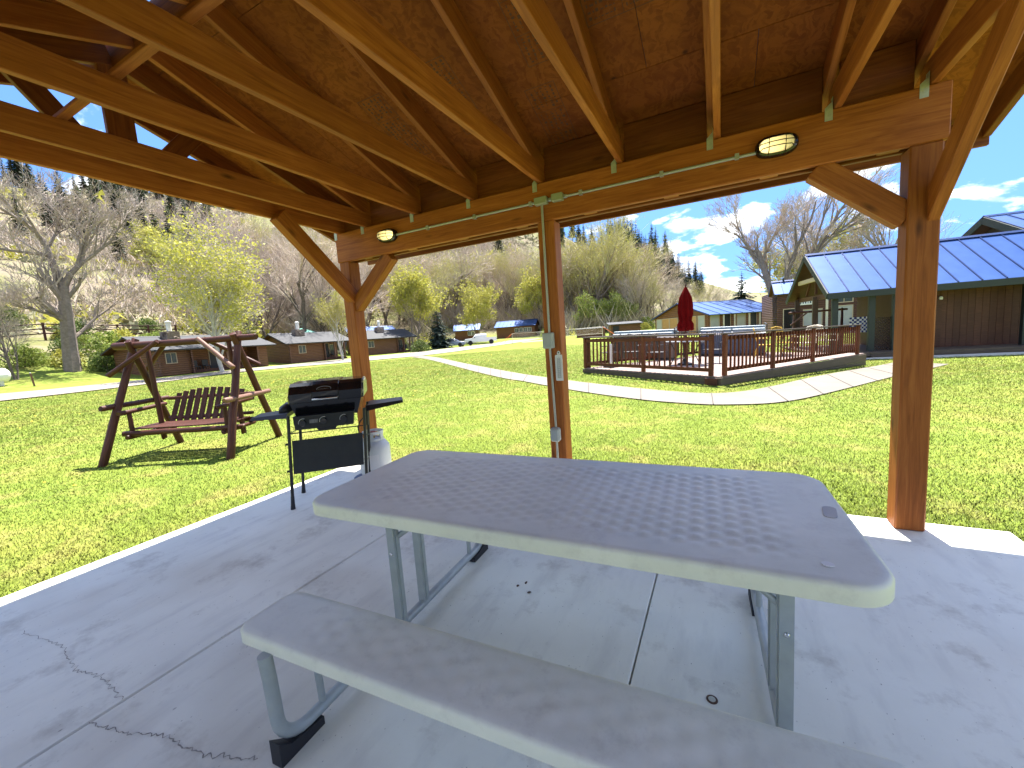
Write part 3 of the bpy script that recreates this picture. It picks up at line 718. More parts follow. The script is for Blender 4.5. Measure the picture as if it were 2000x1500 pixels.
lid = GB(); lid.rings([[(x, y+(.02 if i in (0,5) else 0)*(1 if y < .2 else -1), z-(.012 if i in (0,5) else 0)*(1 if z > 1 else 0)) for y, z in prof] for i, x in enumerate((.012,.025,.20,.20,.40,.588))])
lid = GB(); lid.rings([[(x, y+dy*(1 if y < .2 else -1), z-dz*(1 if z > .96 else 0)) for y, z in prof] for x, dy, dz in ((.008,.03,.02),(.022,.0,.0),(.195,0,0),(.2,-.008,-.006),(.40,-.008,-.006),(.405,0,0),(.586,0,0),(.600,.03,.02))])
lid = lid.build('lid', MT['enamel'], grill, 25)
GB().tube([(.20,-.045,.925),(.205,-.078,.923),(.30,-.082,.923),(.395,-.078,.923),(.40,-.045,.925)], .008, 8).build('lid_handle', MT['chrome'], lid, 50)
def on_lid(u, v): return (u, -.0535+.0355*max(0,(v-.975))/.06-.001, v)
MT['badge'] = mat('badge_silver', (.22,.21,.22), None, rough=.5)
bd = GB()
bd.tube([(.292+.055*math.cos(a), -.0305-.010+.33*(.019*math.sin(a)), 1.003+.019*math.sin(a)) for a in np.linspace(0, 2*math.pi, 24)], .0018, 5)
for k in range(9):
    x = .252+k*.009; hh = (.010,.008,.012,.008,.010,.012,.007,.011,.009)[k]
    bd.bar((x,-.0425,1.0-hh/2),(x,-.0395,1.0+hh/2), .0028, .0016, (1,0,0))
bd.build('badge', MT['badge'], lid)
GB().prism([(-.02,.91),(.0,1.02),(.34,1.02),(.40,.91)], 'x', .6005, .603).build('lid_side', mat('lid_side_steel', (.45,.44,.36), (.30,.30,.22), 14, .25, .7), lid)
GB().add([(-.02,.06,.81),(-.02,.38,.81),(-.30,.34,.80),(-.30,.10,.80),(-.02,.02,.775),(-.02,.40,.775),(-.31,.36,.780),(-.31,.08,.780)], [(0,1,2,3),(4,7,6,5),(0,4,5,1),(1,5,6,2),(2,6,7,3),(3,7,4,0)]).build('side_shelf', MT['black'], grill)
GB().add([(.62,.06,.81),(.62,.38,.81),(.92,.34,.82),(.92,.10,.82),(.62,.02,.765),(.62,.40,.765),(.93,.36,.800),(.93,.08,.800)], [(0,1,2,3),(4,7,6,5),(0,4,5,1),(1,5,6,2),(2,6,7,3),(3,7,4,0)]).build('side_shelf', MT['black'], grill)
GB().tube([(.585,.1,.70),(.56,.03,.68),(.545,.0,.64),(.55,.02,.57),(.62,.3,.50)], .006, 6).build('gas_hose', MT['rubber'], grill, 50)
GB().tube([(.61,.15,.62),(.61,.15,.80)], .012, 8).build('shelf_bracket', MT['black'], grill, 50)
# a folded grill cover lying on the left shelf
cov = MB()
pts = [(-.03,.0),(-.02,.045),(.03,.075),(.08,.065),(.10,.02),(.09,0)]
cov.rings([[(x*s_+dx_, y_, z*s_) for x, z in pts] for s_, y_, dx_ in ((.5,-.07,0),(.9,-.04,.005),(1.05,.0,.012),(.95,.05,.02),(.5,.09,.02))])
cov = cov.build('tool_holder', MT['black'], None, 50, GM @ Matrix.Translation((-.09,.22,.812)) @ Matrix.Rotation(.4,4,'Z')); cov.matrix_world = Matrix.Translation((GM @ Vector((-.10,.24,.811)))) @ Matrix.Rotation(.8,4,'Z')
tag(cov, 'bunched black cloth lying on the left shelf of the grill', 'cloth'); cov.name = 'folded_cloth'

# propane cylinder
tk = thing('propane_cylinder', 'white propane cylinder with collar on a blue base behind the grill', 'gas cylinder', (-3.12, 2.93, 0))
MT['cyl'] = mat('cylinder_white', (.62,.62,.63), (.55,.55,.55), 7, .4)
MB().lathe([(.10,.02),(.135,.035),(.152,.08),(.152,.30),(.145,.34),(.11,.385),(.05,.405),(.03,.41)], 28).build('tank', MT['cyl'], tk, 50)
MB().lathe([(.115,-.0),(.115,.06),(.11,.06),(.11,.0)], 24).build('foot_ring', MT['cyl'], tk, 40)
cl_ = MB()
ring = [(a, .10) for a in np.linspace(R(-60), R(240), 22)]
for a0, a1 in zip(ring[:-1], ring[1:]):
    for z0, z1 in ((.37,.41),(.455,.485)):
        cl_.add([(r_*math.cos(a), r_*math.sin(a), z) for z in (z0,z1) for a in (a0[0],a1[0]) for r_ in (.098,.102)], [(0,1,3,2),(4,6,7,5),(0,4,5,1),(2,3,7,6),(0,2,6,4),(1,5,7,3)])
for a in (R(-55), R(10), R(90), R(170), R(235)):
    cl_.bar((.1*math.cos(a),.1*math.sin(a),.39),(.1*math.cos(a),.1*math.sin(a),.47),.045,.004,(math.cos(a),math.sin(a),0))
cl_.build('collar', MT['cyl'], tk)
MB().tube([(0,0,.40),(0,0,.455)], .018, 10).build('valve', mat('brass', (.4,.28,.1), None, rough=.35, metal=.9), tk, 40)
MB().tube([(0,0,.455),(0,0,.478)], .028, 12).build('valve_wheel', mat('valve_red', (.25,.05,.03), None, rough=.5), tk, 40)
lb = MB(); nseg = 10
for k in range(nseg):
    a0, a1 = R(-110+8*k), R(-110+8*(k+1))
    lb.add([(.1533*math.cos(a), .1533*math.sin(a), z) for z in (.13,.27) for a in (a0,a1)], [(0,1,3,2)])
lb.build('label_sheet', mat('label_white', (.70,.68,.68), (.66,.62,.62), 5, .5), tk)
lt = MB()
for (z, a_, b_) in ((.243,-100,-62),(.228,-96,-70),(.20,-98,-84),(.185,-98,-88)):
    for k in range(6):
        a0, a1 = R(a_+(b_-a_)*k/6), R(a_+(b_-a_)*(k+.8)/6); lt.add([(.1538*math.cos(a), .1538*math.sin(a), zz) for zz in (z,z+.006) for a in (a0,a1)], [(0,1,3,2)])
lt.build('label_print', mat('label_ink', (.25,.10,.12), None, rough=.6), tk)
MB().rings([[(x*s_, y*s_, z) for x, y in rrect(.34,.34,.05,4)] for s_, z in ((1.0,.0),(1.0,.035),(.9,.05),(.72,.05))]).build('blue_base', mat('blue_plastic', (.015,.05,.14), None, rough=.45), tk, 40)

# ------------------------------------------------------------------ log swing
sa_ = math.atan2(.419,.908)
fr_ = thing('log_swing', 'dark brown A-frame of peeled logs standing on the lawn left of the grill', 'swing frame', (-7.7+.5*(-.47), 2.30+.5*1.14, -.08), sa_)
def log(name, p, q, r, parent, m=None, taper_=.88):
    p, q = Vector(p), Vector(q); d = q-p; l = d.length; d.normalize()
    a = Vector((0,0,1)).cross(d) if abs(d.z) < .97 else Vector((0,1,0)).cross(d); a.normalize(); b = d.cross(a)
    M_ = Matrix((d,a,b)).transposed().to_4x4(); M_.translation = p
    mb = MB(); k = 6
    pts = [(l*i/k, random.gauss(0,r*.05), random.gauss(0,r*.05)) for i in range(k+1)]
    mb.tube([(-.004,0,0)]+pts+[(l+.004,0,0)], [r*.86]+[r*(1+(taper_-1)*i/k)*random.uniform(.97,1.04) for i in range(k+1)]+[r*taper_*.86], 12)
    return mb.build(name, m or MT['log'], parent, 40, M_)
BZ = 1.66
log('top_log', (-.16,0,BZ), (2.02,.0,BZ), .052, fr_)
for u, ut in ((0.0,.12),(1.84,1.72)):
    log('leg', (u,-.62,0), (ut,.07,BZ+.09), .052, fr_)
    log('leg', (u+(.04 if u < 1 else -.08),.64,0), (ut+.01,-.07,BZ+.06), .050, fr_)
    log('cross_log', (u+(.02 if u < 1 else -.03),-.52,.80), (u+(.05 if u < 1 else -.08),.52,.80), .040, fr_, MT['log'] if u < 1 else MT['log_pale'])  # right cross log coloured pale, its sunlit look painted in
for u0, u1 in ((-.06,.58),(1.80,1.20)):
    log('brace', (u0,-.26,1.24), (u1,-.075,BZ+.03), .036, fr_, MT['log'] if u0 < 1 else MT['log_pale'])  # pale colour on the right front brace imitates sun on it
    log('brace', (u0+.04,.26,1.24), (u1,.075,BZ+.02), .036, fr_)
seat = thing('hanging_bench', 'dark brown slatted log bench seat hanging from the swing frame', 'swing seat', (-7.7+.5*(-.47), 2.30+.5*1.14, -.08), sa_)
for u in (.31, 1.58):
    log('hanger', (u,.07,.22), (u,.03,BZ-.04), .036, seat)
log('front_rail', (.06,-.30,.385), (1.86,-.30,.385), .042, seat)
log('rear_rail', (.12,.22,.40), (1.80,.22,.40), .042, seat)
for u in (.16, 1.60):
    log('arm_rest', (u,-.42,.70), (u,.34,.72), .034, seat, MT['log'])
    log('arm_post', (u,-.27,.40), (u,-.27,.69), .032, seat)
    log('side_rail', (u,-.36,.34), (u,.30,.34), .036, seat)
for k in range(5):
    beam('seat_slat', WM[seat.name] @ Vector((.16,-.24+k*.10,.445)), WM[seat.name] @ Vector((1.62,-.24+k*.10,.445)), .085, .02, MT['log'], seat, c=.004)
for k in range(10):
    u = .38+k*.115; arch = .14*(1-((k-4.5)/5)**2)
    p0 = WM[seat.name] @ Vector((u-.03,.20,.43)); p1 = WM[seat.name] @ Vector((u+.012,.38,.86+arch*.55))
    beam('back_slat', p0, p1, .082, .02, MT['log'], seat, up=tuple((WM[seat.name].to_3x3() @ Vector((0,-1,.3)))), c=.004)
log('back_rail', (.22,.36,.80), (1.72,.36,.80), .028, seat)
log('back_rail', (.28,.245,.50), (1.64,.245,.50), .028, seat)

# ------------------------------------------------------------------ deck with railings
E1 = Vector((.512,.859,0)).normalized(); E2 = Vector((-.859,.512,0)).normalized()
DM = Matrix((E1, E2, Vector((0,0,1)))).transposed().to_4x4(); DM.translation = (-.04,10.2,.1)
TILT = Matrix.Rotation(R(1.1),4,'Y') @ Matrix.Rotation(R(.85),4,'X')
DM = DM @ TILT
DX, DY = 7.75, 4.42
deck = thing('sun_deck', 'low wooden deck with red brown baluster railing beside the lodge', 'deck', M=DM)
DI = WM[deck.name]
def dp(s, t, z=0): return DI @ Vector((s, t, z))
nb = 30; bw = DY/nb
bd_me = cbox_mesh('deck_board', DX+.6, bw-.008, .03, MT['deckboard'], .004)
for k in range(nb):
    link('deck_board', bd_me, deck, Matrix.Translation((DX/2+.3, (k+.5)*bw, -.015)))
for a, b, nm in (((-.03,-.03),(DX+.6,-.03),'skirt_board'),((-.03,-.03),(-.03,DY+.03),'skirt_board')):
    for zc in (-.145, -.38):
        beam(nm, dp(*a, zc), dp(*b, zc), .04, .225, MT['skirt'], deck)
beam('skirt_board', dp(-.03,DY+.03,-.145), dp(DX,DY+.03,-.145), .04, .225, MT['skirt'], deck)
MR = MT['deckrail']
post_me = cbox_mesh('rail_post', .09, .09, .93, MR, .008); bal_me = cbox_mesh('baluster', .036, .036, .80, MR, .003)
def railing(a, b, posts, skip=0):
    a, b = Vector(a), Vector(b); d = (b-a); L_ = d.length; d.normalize(); rot = Matrix.Rotation(math.atan2(d.y, d.x),4,'Z')
    nrm = Vector((-d.y, d.x))
    for t in posts:
        p_ = a+d*t; link('rail_post', post_me, deck, Matrix.Translation((p_.x, p_.y, .465)) @ rot)
    for t0, t1 in zip(posts[:-1], posts[1:]):
        n_ = int((t1-t0-.09)/.148); 
        for k in range(1, n_):
            p_ = a+d*(t0+(t1-t0)*k/n_)-nrm*.04; link('baluster', bal_me, deck, Matrix.Translation((p_.x, p_.y, .50)) @ rot)
        for z in (.135, .845):
            p0 = a+d*(t0+.045); p1 = a+d*(t1-.045)
            beam('rail', dp(p0.x,p0.y,z), dp(p1.x,p1.y,z), .036, .085, MR, deck, c=.003)
    p0, p1 = a+d*(posts[0]-.07), a+d*(posts[-1]+.07)
    beam('cap_rail', dp(p0.x,p0.y,.9475), dp(p1.x,p1.y,.9475), .14, .035, MT['skirt'], deck, c=.004)
railing((0,.06), (0,DY), (.14,2.05,4.30))
railing((.06,0), (DX,0), (.14,2.28,4.50,7.65))
railing((0.15,DY-.05), (DX,DY-.05), (.0,2.4,4.9,7.5))
beam('step_board', dp(-.10,.0,-.22), dp(-.10,.28,-.22), .05, .36, MT['log'], deck)

# hot tubs
MT['cover'] = mat('spa_cover', (.13,.175,.21), (.17,.215,.25), 3, .55, bs=8, bstr=.2, bd=.02)
MT['tubbrown'] = mat('spa_panel_brown', (.09,.06,.05), (.12,.085,.07), 4, .6)
MT['tubblue'] = mat('spa_panel_blue', (.045,.06,.10), (.06,.075,.12), 4, .6)
def hot_tub(s, t, l, w_, panel, label, rz=0):
    tb = thing('hot_tub', label, 'hot tub', M=DI @ Matrix.Translation((s,t,0)) @ Matrix.Rotation(rz,4,'Z'), group='hot tubs on the deck')
    MB().rings([[(x,y,z) for x,y in rrect(l-.04,w_-.04,.12,5)] for z in (.0,.08)]).build('base', MT['rubber'], tb, 40)
    cab = MB().rings([[(x,y,z) for x,y in rrect(l,w_,.14,6)] for z in (.081,.78)]).build('cabinet', panel, tb, 40)
    n_ = 14
    for k in range(n_):
        x = -l/2+.16+(l-.32)*k/(n_-1)
        for y in (-w_/2-.006, w_/2+.006): MB().box(x-.05,x+.05,y-.006,y+.006,.1,.77).build('cabinet_slat', panel, cab)
    for k in range(12):
        y = -w_/2+.16+(w_-.32)*k/11
        for x in (-l/2-.006, l/2+.006): MB().box(x-.006,x+.006,y-.05,y+.05,.1,.77).build('cabinet_slat', panel, cab)
    MB().rings([[(x*k_,y*k_,z) for x,y in rrect(l+.05,w_+.05,.16,6)] for k_,z in ((.99,.781),(1.0,.80),(1.0,.86),(.985,.875))]).build('shell_rim', MT['white'], tb, 40)
    for sx in (-1,1):
        MB().rings([[(sx*(l/4+.004)+x*k_,y*k_,z) for x,y in rrect(l/2-.01,w_+.02,.05,4)] for k_,z in ((.98,.876),(1.0,.89),(1.0,.965),(.97,.985))]).build('cover_half', MT['cover'], tb, 40)
    MB().rings([[(x*k_,y*k_-.12,z) for x,y in rrect(l+.06,w_*.62,.06,4)] for k_,z in ((.99,.986),(1.0,1.0),(1.0,1.06),(.97,1.075))]).build('folded_cover', MT['cover'], tb, 40)
    MB().tube([(l/2+.05,-w_/2+.1,.75),(l/2+.05,-w_/2+.1,1.10),(l/2+.05,.1,1.16),(l/2+.05,.3,1.10)], .016, 8).build('cover_lifter', MT['black'], tb, 40)
    return tb
def deck_local(x, y):
    v = DI.inverted() @ Vector((x, y, .1)); return v.x, v.y
s, t = deck_local(-2.55,16.35); hot_tub(s, t, 2.1, 2.0, MT['tubbrown'], 'brown hot tub with grey cover behind the left railing', R(-60))
s, t = deck_local(.35,18.1); hot_tub(s, t, 2.1, 2.0, MT['tubblue'], 'dark blue hot tub with grey cover behind the deck corner opening', R(-60))

# closed umbrella through a patio table
s, t = deck_local(-.97,13.35); UB = DI @ Matrix.Translation((s,t,0))
um = thing('patio_umbrella', 'closed dark red patio umbrella standing on the deck', 'umbrella', M=UB)
MT['red'] = mat('umbrella_red', (.085,.0025,.003), (.12,.004,.004), 6, .95, spec=.05, bs=20, bstr=.2)
MB().tube([(0,0,0),(0,0,2.33)], .022, 10).build('pole', MT['log'], um, 50)
MB().lathe([(.22,0),(.22,.05),(.06,.09),(.04,.2)], 20).build('stand', MT['black'], um, 40)
cn = []
for z, r_ in ((1.06,.15),(1.10,.20),(1.22,.20),(1.32,.155),(1.38,.165),(1.55,.195),(1.8,.185),(2.0,.15),(2.15,.10),(2.27,.045),(2.31,.02)):
    cn.append([(r_*(1+.20*math.cos(8*a+z*3)*(1 if r_ > .1 else .4))*math.cos(a), r_*(1+.20*math.cos(8*a+z*3)*(1 if r_ > .1 else .4))*math.sin(a), z+(.05*math.cos(8*a) if z < 1.12 else 0)) for a in np.linspace(0,2*math.pi,48,endpoint=False)])
MB().rings(cn).build('canopy', MT['red'], um, 60)
MB().lathe([(.17,1.345),(.172,1.36),(.17,1.375)], 20).build('tie_strap', MT['red'], um, 50)
MB().lathe([(.012,2.30),(.028,2.33),(.02,2.37),(.005,2.39)], 12).build('finial', MT['log'], um, 50)
MT['iron'] = mat('patio_iron', (.035,.032,.032), None, rough=.5, metal=.4)
def patio_table(M_, label, r_=.55, topm=None):
    tb = thing('patio_table', label, 'table', M=M_, group='patio tables on the deck')
    MB().lathe([(r_,.70),(r_,.725),(r_-.04,.728)], 30).build('table_top', topm or MT['iron'], tb, 40)
    for k in range(4):
        a = R(45+90*k); MB().tube([(.42*math.cos(a),.42*math.sin(a),0),(.25*math.cos(a),.25*math.sin(a),.35),(.42*math.cos(a),.42*math.sin(a),.70)], .014, 8).build('leg', MT['iron'], tb, 50)
    MB().tube([(.27*math.cos(a),.27*math.sin(a),.33) for a in np.linspace(0,2*math.pi,20)], .009, 6).build('ring', MT['iron'], tb, 50)
def patio_chair(M_, label, fm, sm_):
    ch = thing('patio_chair', label, 'chair', M=M_, group='patio chairs on the deck')
    for sx in (-1,1):
        MB().tube([(sx*.26,-.26,0),(sx*.26,-.25,.40),(sx*.26,-.23,.62),(sx*.26,.15,.64),(sx*.25,.24,.60)], .014, 8).build('arm', fm, ch, 50)
        MB().tube([(sx*.24,.30,0),(sx*.24,.18,.40),(sx*.23,.33,.95)], .014, 8).build('leg', fm, ch, 50)
    MB().box(-.235,.235,-.25,.20,.40,.425).build('seat', sm_, ch)
    m = MB()
    for k in range(8): x = -.20+.40*k/7; m.bar((x,.19,.45),(x,.325,.92), .02, .008, (0,-1,0))
    m.build('back_slats', sm_, ch)
    MB().tube([(-.23,.33,.95),(0,.345,.99),(.23,.33,.95)], .014, 8).build('back_rail', fm, ch, 50)
MT['frost'] = mat('table_glass', (.45,.46,.47), None, rough=.2)
patio_table(UB, 'round iron patio table pierced by the red umbrella', .58, MT['frost'])
MT['mesh'] = mat('sling_mesh', (.05,.045,.045), None, rough=.7)
for x, y, rz, lb_ in ((-3.25,13.5,R(200),'dark iron patio chair nearest the left end of the deck'),(-2.6,13.6,R(120),'dark iron patio chair between the left deck end and the umbrella table'),(-1.75,13.0,R(90),'dark iron patio chair left of the umbrella table'),(-.25,13.9,R(-70),'dark iron patio chair right of the umbrella table')):
    s, t = deck_local(x, y); patio_chair(DI @ Matrix.Translation((s,t,0)) @ Matrix.Rotation(rz,4,'Z'), lb_, MT['iron'], MT['mesh'])
MT['yel'] = mat('yellow_plastic', (.55,.35,.04), None, rough=.5); MT['cream'] = mat('cream_paint', (.66,.60,.48), None, rough=.6)
for x, y, rz, lb_, m_ in ((1.3,16.2,R(30),'yellow patio chair behind the right railing nearest the deck corner','yel'),(2.0,17.6,R(-20),'yellow patio chair behind the middle of the right railing','yel'),(3.4,18.6,R(60),'cream patio chair near the lodge end of the deck','cream'),(2.55,16.9,R(150),'cream patio chair close behind the right railing','cream')):
    s, t = deck_local(x, y); patio_chair(DI @ Matrix.Translation((s,t,0)) @ Matrix.Rotation(rz,4,'Z'), lb_, MT[m_], MT[m_])
s, t = deck_local(1.75,16.85); patio_table(DI @ Matrix.Translation((s,t,0)), 'pale patio table among the yellow chairs', .5, MT['white'])
# portable loudspeaker-like white bucket and towel post at the left deck end
s, t = deck_local(-3.35,12.62); ub = thing('umbrella_stand', 'white pipe standing in a black foot by the left deck railing', 'stand', M=DI @ Matrix.Translation((s+.1,t-.3,0)))
MB().tube([(0,0,.04),(0,0,.72)], .03, 12).tube([(.10,0,.04),(.10,0,.72)], .03, 12).build('pipes', MT['white'], ub, 40)
MB().box(-.15,.25,-.15,.15,0,.06).build('foot', MT['black'], ub)
# second slatted log swing standing past the deck: an A of red logs
sw2 = thing('log_swing', 'red brown log swing frame standing behind the deck in front of the house', 'swing frame', (3.3,25.2,g1(3.3,25.2)), R(-15))
for u in (0,1.9):
    log('leg', (u,-.6,0), (u,.06,1.9), .05, sw2, MT['log_pale'] if u == 0 else None); log('leg', (u,.6,0), (u,-.06,1.9), .05, sw2)
    log('cross_log', (u,-.5,.85), (u,.5,.85), .04, sw2)
log('top_log', (-.2,0,1.85), (2.1,0,1.85), .055, sw2)
log('brace', (-.1,-.25,1.25), (.6,-.07,1.86), .04, sw2, MT['log_pale'])

# ------------------------------------------------------------------ buildings
MT['green'] = mat('green_trim', (.012,.021,.019), (.009,.016,.015), 5, .5)
MT['siding'] = wood('brown_board_siding', (.092,.038,.023), (.052,.021,.013), (.125,.056,.034), knots=False)
MT['sidingdk'] = wood('dark_board_siding', (.068,.042,.031), (.04,.025,.018), (.095,.06,.046), knots=False)
def siding_mat(name, c, dark, pitch, vertical=False):
    m, n, b = new_mat(name); b.inputs['Roughness'].default_value = .65
    v = coords(n, 'Object'); sp = N(n, 'ShaderNodeSeparateXYZ', {0: v})
    ph = N(n, 'ShaderNodeMath', {0: sp.outputs[2], 1: 2*math.pi/pitch}, operation='MULTIPLY'); sn = N(n, 'ShaderNodeMath', {0: ph.outputs[0]}, operation='SINE')
    ab = N(n, 'ShaderNodeMapRange', {'Value': sn.outputs[0], 'From Min': -1, 'From Max': 1})
    sc = coords(n, 'Object', (1,1,6)); nz = noise(n, sc, 2.5, 5)
    col = ramp(n, nz, [(.3, dark), (.7, c)])
    col = mixc_(n, ramp(n, ab.outputs[0], [(.0,(.8,.8,.8)),(.18,(0,0,0))]), col, tuple(x*.3 for x in dark))
    n.links.new(col, b.inputs['Base Color']); bump(n, b, ab.outputs[0], .9, .03)
    return m
MT['logwall'] = siding_mat('log_siding', (.20,.088,.038), (.125,.05,.02), .19)
MT['logwall2'] = siding_mat('log_siding_warm', (.24,.10,.04), (.15,.058,.022), .2)
MT['housewall'] = siding_mat('house_siding', (.125,.05,.03), (.08,.03,.018), .15)
MT['tan'] = mat('tan_door', (.50,.28,.11), (.42,.22,.08), 3, .6)
MT['shade'] = mat('window_shade', (.36,.36,.33), (.42,.42,.40), 2, .5)
MT['dark'] = mat('dark_opening', (.008,.009,.012), None, rough=.5)
MT['glass'] = mat('window_glass', (.05,.06,.07), (.12,.14,.13), 1.5, .08, spec=.8)
MT['trim'] = mat('pale_trim', (.46,.36,.25), None, rough=.6)
MT['shingle'] = mat('grey_shingle', (.020,.022,.027), (.034,.036,.043), 9, .75, bs=14, bstr=.5, bd=.02)
MT['stone'] = mat('field_stone', (.14,.10,.08), (.30,.25,.21), 9, .85, bs=10, bstr=.8, bd=.05)
BR = MT['blue_roof']
def gable_roof(t, name, x0, x1, y0, y1, ze, zr, m, th_=.08, rib=.0, parent=None):
    """two slopes, ridge along local x; standing seams are real ribs"""
    parent = parent or t; ym = (y0+y1)/2
    for s, ya in ((-1,y0),(1,y1)):
        L_ = math.hypot(ym-ya, zr-ze); ux = Vector((1,0,0)); uy = Vector((0,(ym-ya)/L_,(zr-ze)/L_)); uz = ux.cross(uy)
        if uz.z < 0: uz = -uz
        M_ = Matrix((ux,uy,uz)).transposed().to_4x4(); M_.translation = ((x0+x1)/2, ya, ze)
        hl = (x1-x0)/2; o = MB().box(-hl, hl, 0, L_+.01, -th_, 0).build(name, m, parent, M=M_)
        MB().box(-hl+.02, hl-.02, .03, L_-.03, -th_-.025, -th_-.002).build('soffit', MT['siding'], o)
        if rib:
            n_ = int((x1-x0)/rib)
            for k in range(n_+1):
                x = -hl+.02+(2*hl-.04)*k/n_; MB().box(x-.02,x+.02,0,L_,.001,.035).build('roof_seam', MT['seam'], o)
    MB().prism([(ym-.16,zr-.045),(ym,zr+.05),(ym+.16,zr-.045)], 'x', x0-.01, x1+.01).build('ridge_cap', MT['seam'] if rib else m, parent)
MT['seam'] = mat('seam_metal', (.012,.03,.11), None, rough=.35, metal=.3)
def pane(t, x, y, z, w_, h, face='y-', frame='trim', glass='glass', name='window', mull=0):
    """a window or door set on a wall face"""
    M_ = Matrix.Translation((x,y,z)) @ {'y-': Matrix(), 'x-': Matrix.Rotation(R(-90),4,'Z'), 'x+': Matrix.Rotation(R(90),4,'Z'), 'y+': Matrix.Rotation(R(180),4,'Z')}[face]
    f = .06
    fr = MB().box(-w_/2-f,w_/2+f,-.05,.02,h,h+f).box(-w_/2-f,w_/2+f,-.05,.02,-f,0).box(-w_/2-f,-w_/2,-.05,.02,0,h).box(w_/2,w_/2+f,-.05,.02,0,h)
    for k in range(mull): xx = -w_/2+w_*(k+1)/(mull+1); fr.box(xx-.02,xx+.02,-.045,.0,0,h)
    o = fr.build(name, MT[frame], t, M=M_)
    MB().box(-w_/2,w_/2,-.02,.005,0,h).build('pane', MT[glass], o); return o
def gable_wall(x0, x1, y0, y1, z0, ze, zr, th_=.15):
    ym = (y0+y1)/2; return MB().prism([(y0,z0),(y1,z0),(y1,ze),(ym,zr),(y0,ze)], 'x', x0, x1)

# lodge porch: ridge along local x, near eave at local y=0
lo = thing('lodge', 'brown lodge with blue standing seam roof and dark green posts on the right', 'lodge', (3.79,20.46,-.4), R(7))
W_L, ZE, ZR = 5.7, 2.52, 4.42
gable_roof(lo, 'roof', 0, 10.5, 0, W_L, ZE, ZR, BR, .07, .62)
for s, ya in ((0,0),(1,W_L)):
    L0 = WM[lo.name] @ Vector((-.02, ya, ZE-.12)); L1 = WM[lo.name] @ Vector((-.02, W_L/2, ZR-.12)); beam('barge_board', L0, L1, .05, .24, MT['green'], lo)
beam('fascia', WM[lo.name] @ Vector((-.02,-.02,ZE-.13)), WM[lo.name] @ Vector((10.5,-.02,ZE-.13)), .04, .24, MT['green'], lo)
MB().box(0.0,10.4,.05,W_L-.05,ZE-.22,ZE-.18).build('porch_ceiling', MT['siding'], lo) if False else None
beam('collar_beam', WM[lo.name] @ Vector((.15,1.55,3.25)), WM[lo.name] @ Vector((.15,4.15,3.25)), .12, .18, MT['trim'], lo)
for y in (1.55,W_L/2,4.15): beam('truss_web', WM[lo.name] @ Vector((.45,y,ZE+.1)), WM[lo.name] @ Vector((.45,W_L/2,ZR-.3)), .09, .12, MT['siding'], lo)
beam('tie_beam', WM[lo.name] @ Vector((.45,.2,ZE-.05)), WM[lo.name] @ Vector((.45,W_L-.2,ZE-.05)), .12, .2, MT['siding'], lo)
for x, y in ((.35,.35),(.35,2.6),(.35,5.2),(1.55,.35),(6.0,.32),(2.3,.35)):
    beam('porch_post', WM[lo.name] @ Vector((x,y,.12)), WM[lo.name] @ Vector((x,y,ZE-.02)), .2, .2, MT['green'] if y < 1 else MT['sidingdk'], lo)
MB().box(-.2,10.5,-.35,W_L,-.02,.12).build('porch_floor', MT['skirt'], lo)
for k in range(4): beam('floor_edge_board', WM[lo.name] @ Vector((1.3,-.37-.012*k,.07-.075*k)), WM[lo.name] @ Vector((10.5,-.37-.012*k,.07-.075*k)), .03, .07, MT['skirt'], lo)
MB().box(2.9,10.4,.95,5.3,.12,ZE+.1).build('wall', MT['sidingdk'], lo)
vb = cbox_mesh('wall_board', .20, .03, ZE-.1, MT['siding'], .004); vb2 = cbox_mesh('wall_board_d', .20, .03, ZE-.1, MT['sidingdk'], .004)
for k in range(36):
    link('wall_board', vb if k < 17 else vb2, lo, Matrix.Translation((2.98+.206*k,.93,.12+(ZE-.1)/2)))
MB().box(2.87,2.90,.93,5.3,.12,ZE+.1).build('end_wall', MT['siding'], lo)
dr = MB().box(3.05,3.95,.885,.91,.15,2.1).build('door', MT['siding'], lo)
for x in (3.12,3.88): MB().lathe([(.045,0),(.06,.05),(.045,.11),(.01,.13)], 12).build('porch_light', MT['white'], lo, 40, Matrix.Translation((x,.83,1.95)))
# lattice screen
lt_ = MB()
for k in range(-9,12):
    x0, z0 = 1.75+k*.12, .12; x1, z1 = x0+1.3, z0+1.3
    for sg in (1,-1):
        a, b = (x0,z0), (x1,z1)
        if sg < 0: a, b = (x0+1.3,z0), (x0,z1)
        pts = []
        for q in np.linspace(0,1,40):
            xx, zz = a[0]+(b[0]-a[0])*q, a[1]+(b[1]-a[1])*q
            if 1.75 <= xx <= 2.75: pts.append((xx, .60+.004*sg, zz))
        if len(pts) > 1: lt_.bar(pts[0], pts[-1], .035, .006, (0,1,0))
lt_.build('lattice', MT['sidingdk'], lo)
# taller main roof
X0 = 7.5
gable_roof(lo, 'main_roof', X0, X0+8, .9, 10.1, 3.5, 5.55, BR, .1, .62)
for s, ya in ((0,.9),(1,10.1)):
    beam('barge_board', WM[lo.name] @ Vector((X0-.02,ya,3.5-.16)), WM[lo.name] @ Vector((X0-.02,5.5,5.55-.16)), .05, .30, MT['green'], lo)
gable_wall(X0+.6, X0+7.8, 1.5, 9.5, .1, 3.6, 5.3).build('main_wall', MT['sidingdk'], lo)
beam('flashing', WM[lo.name] @ Vector((X0-.02,.88,3.38)), WM[lo.name] @ Vector((X0+8,.88,3.38)), .05, .22, MT['green'], lo)
# step slab along the lodge
st = MB().box(-.2,10,-.75,-.42,-.2,-.07).build('step_kerb', MT['slabside'], lo)

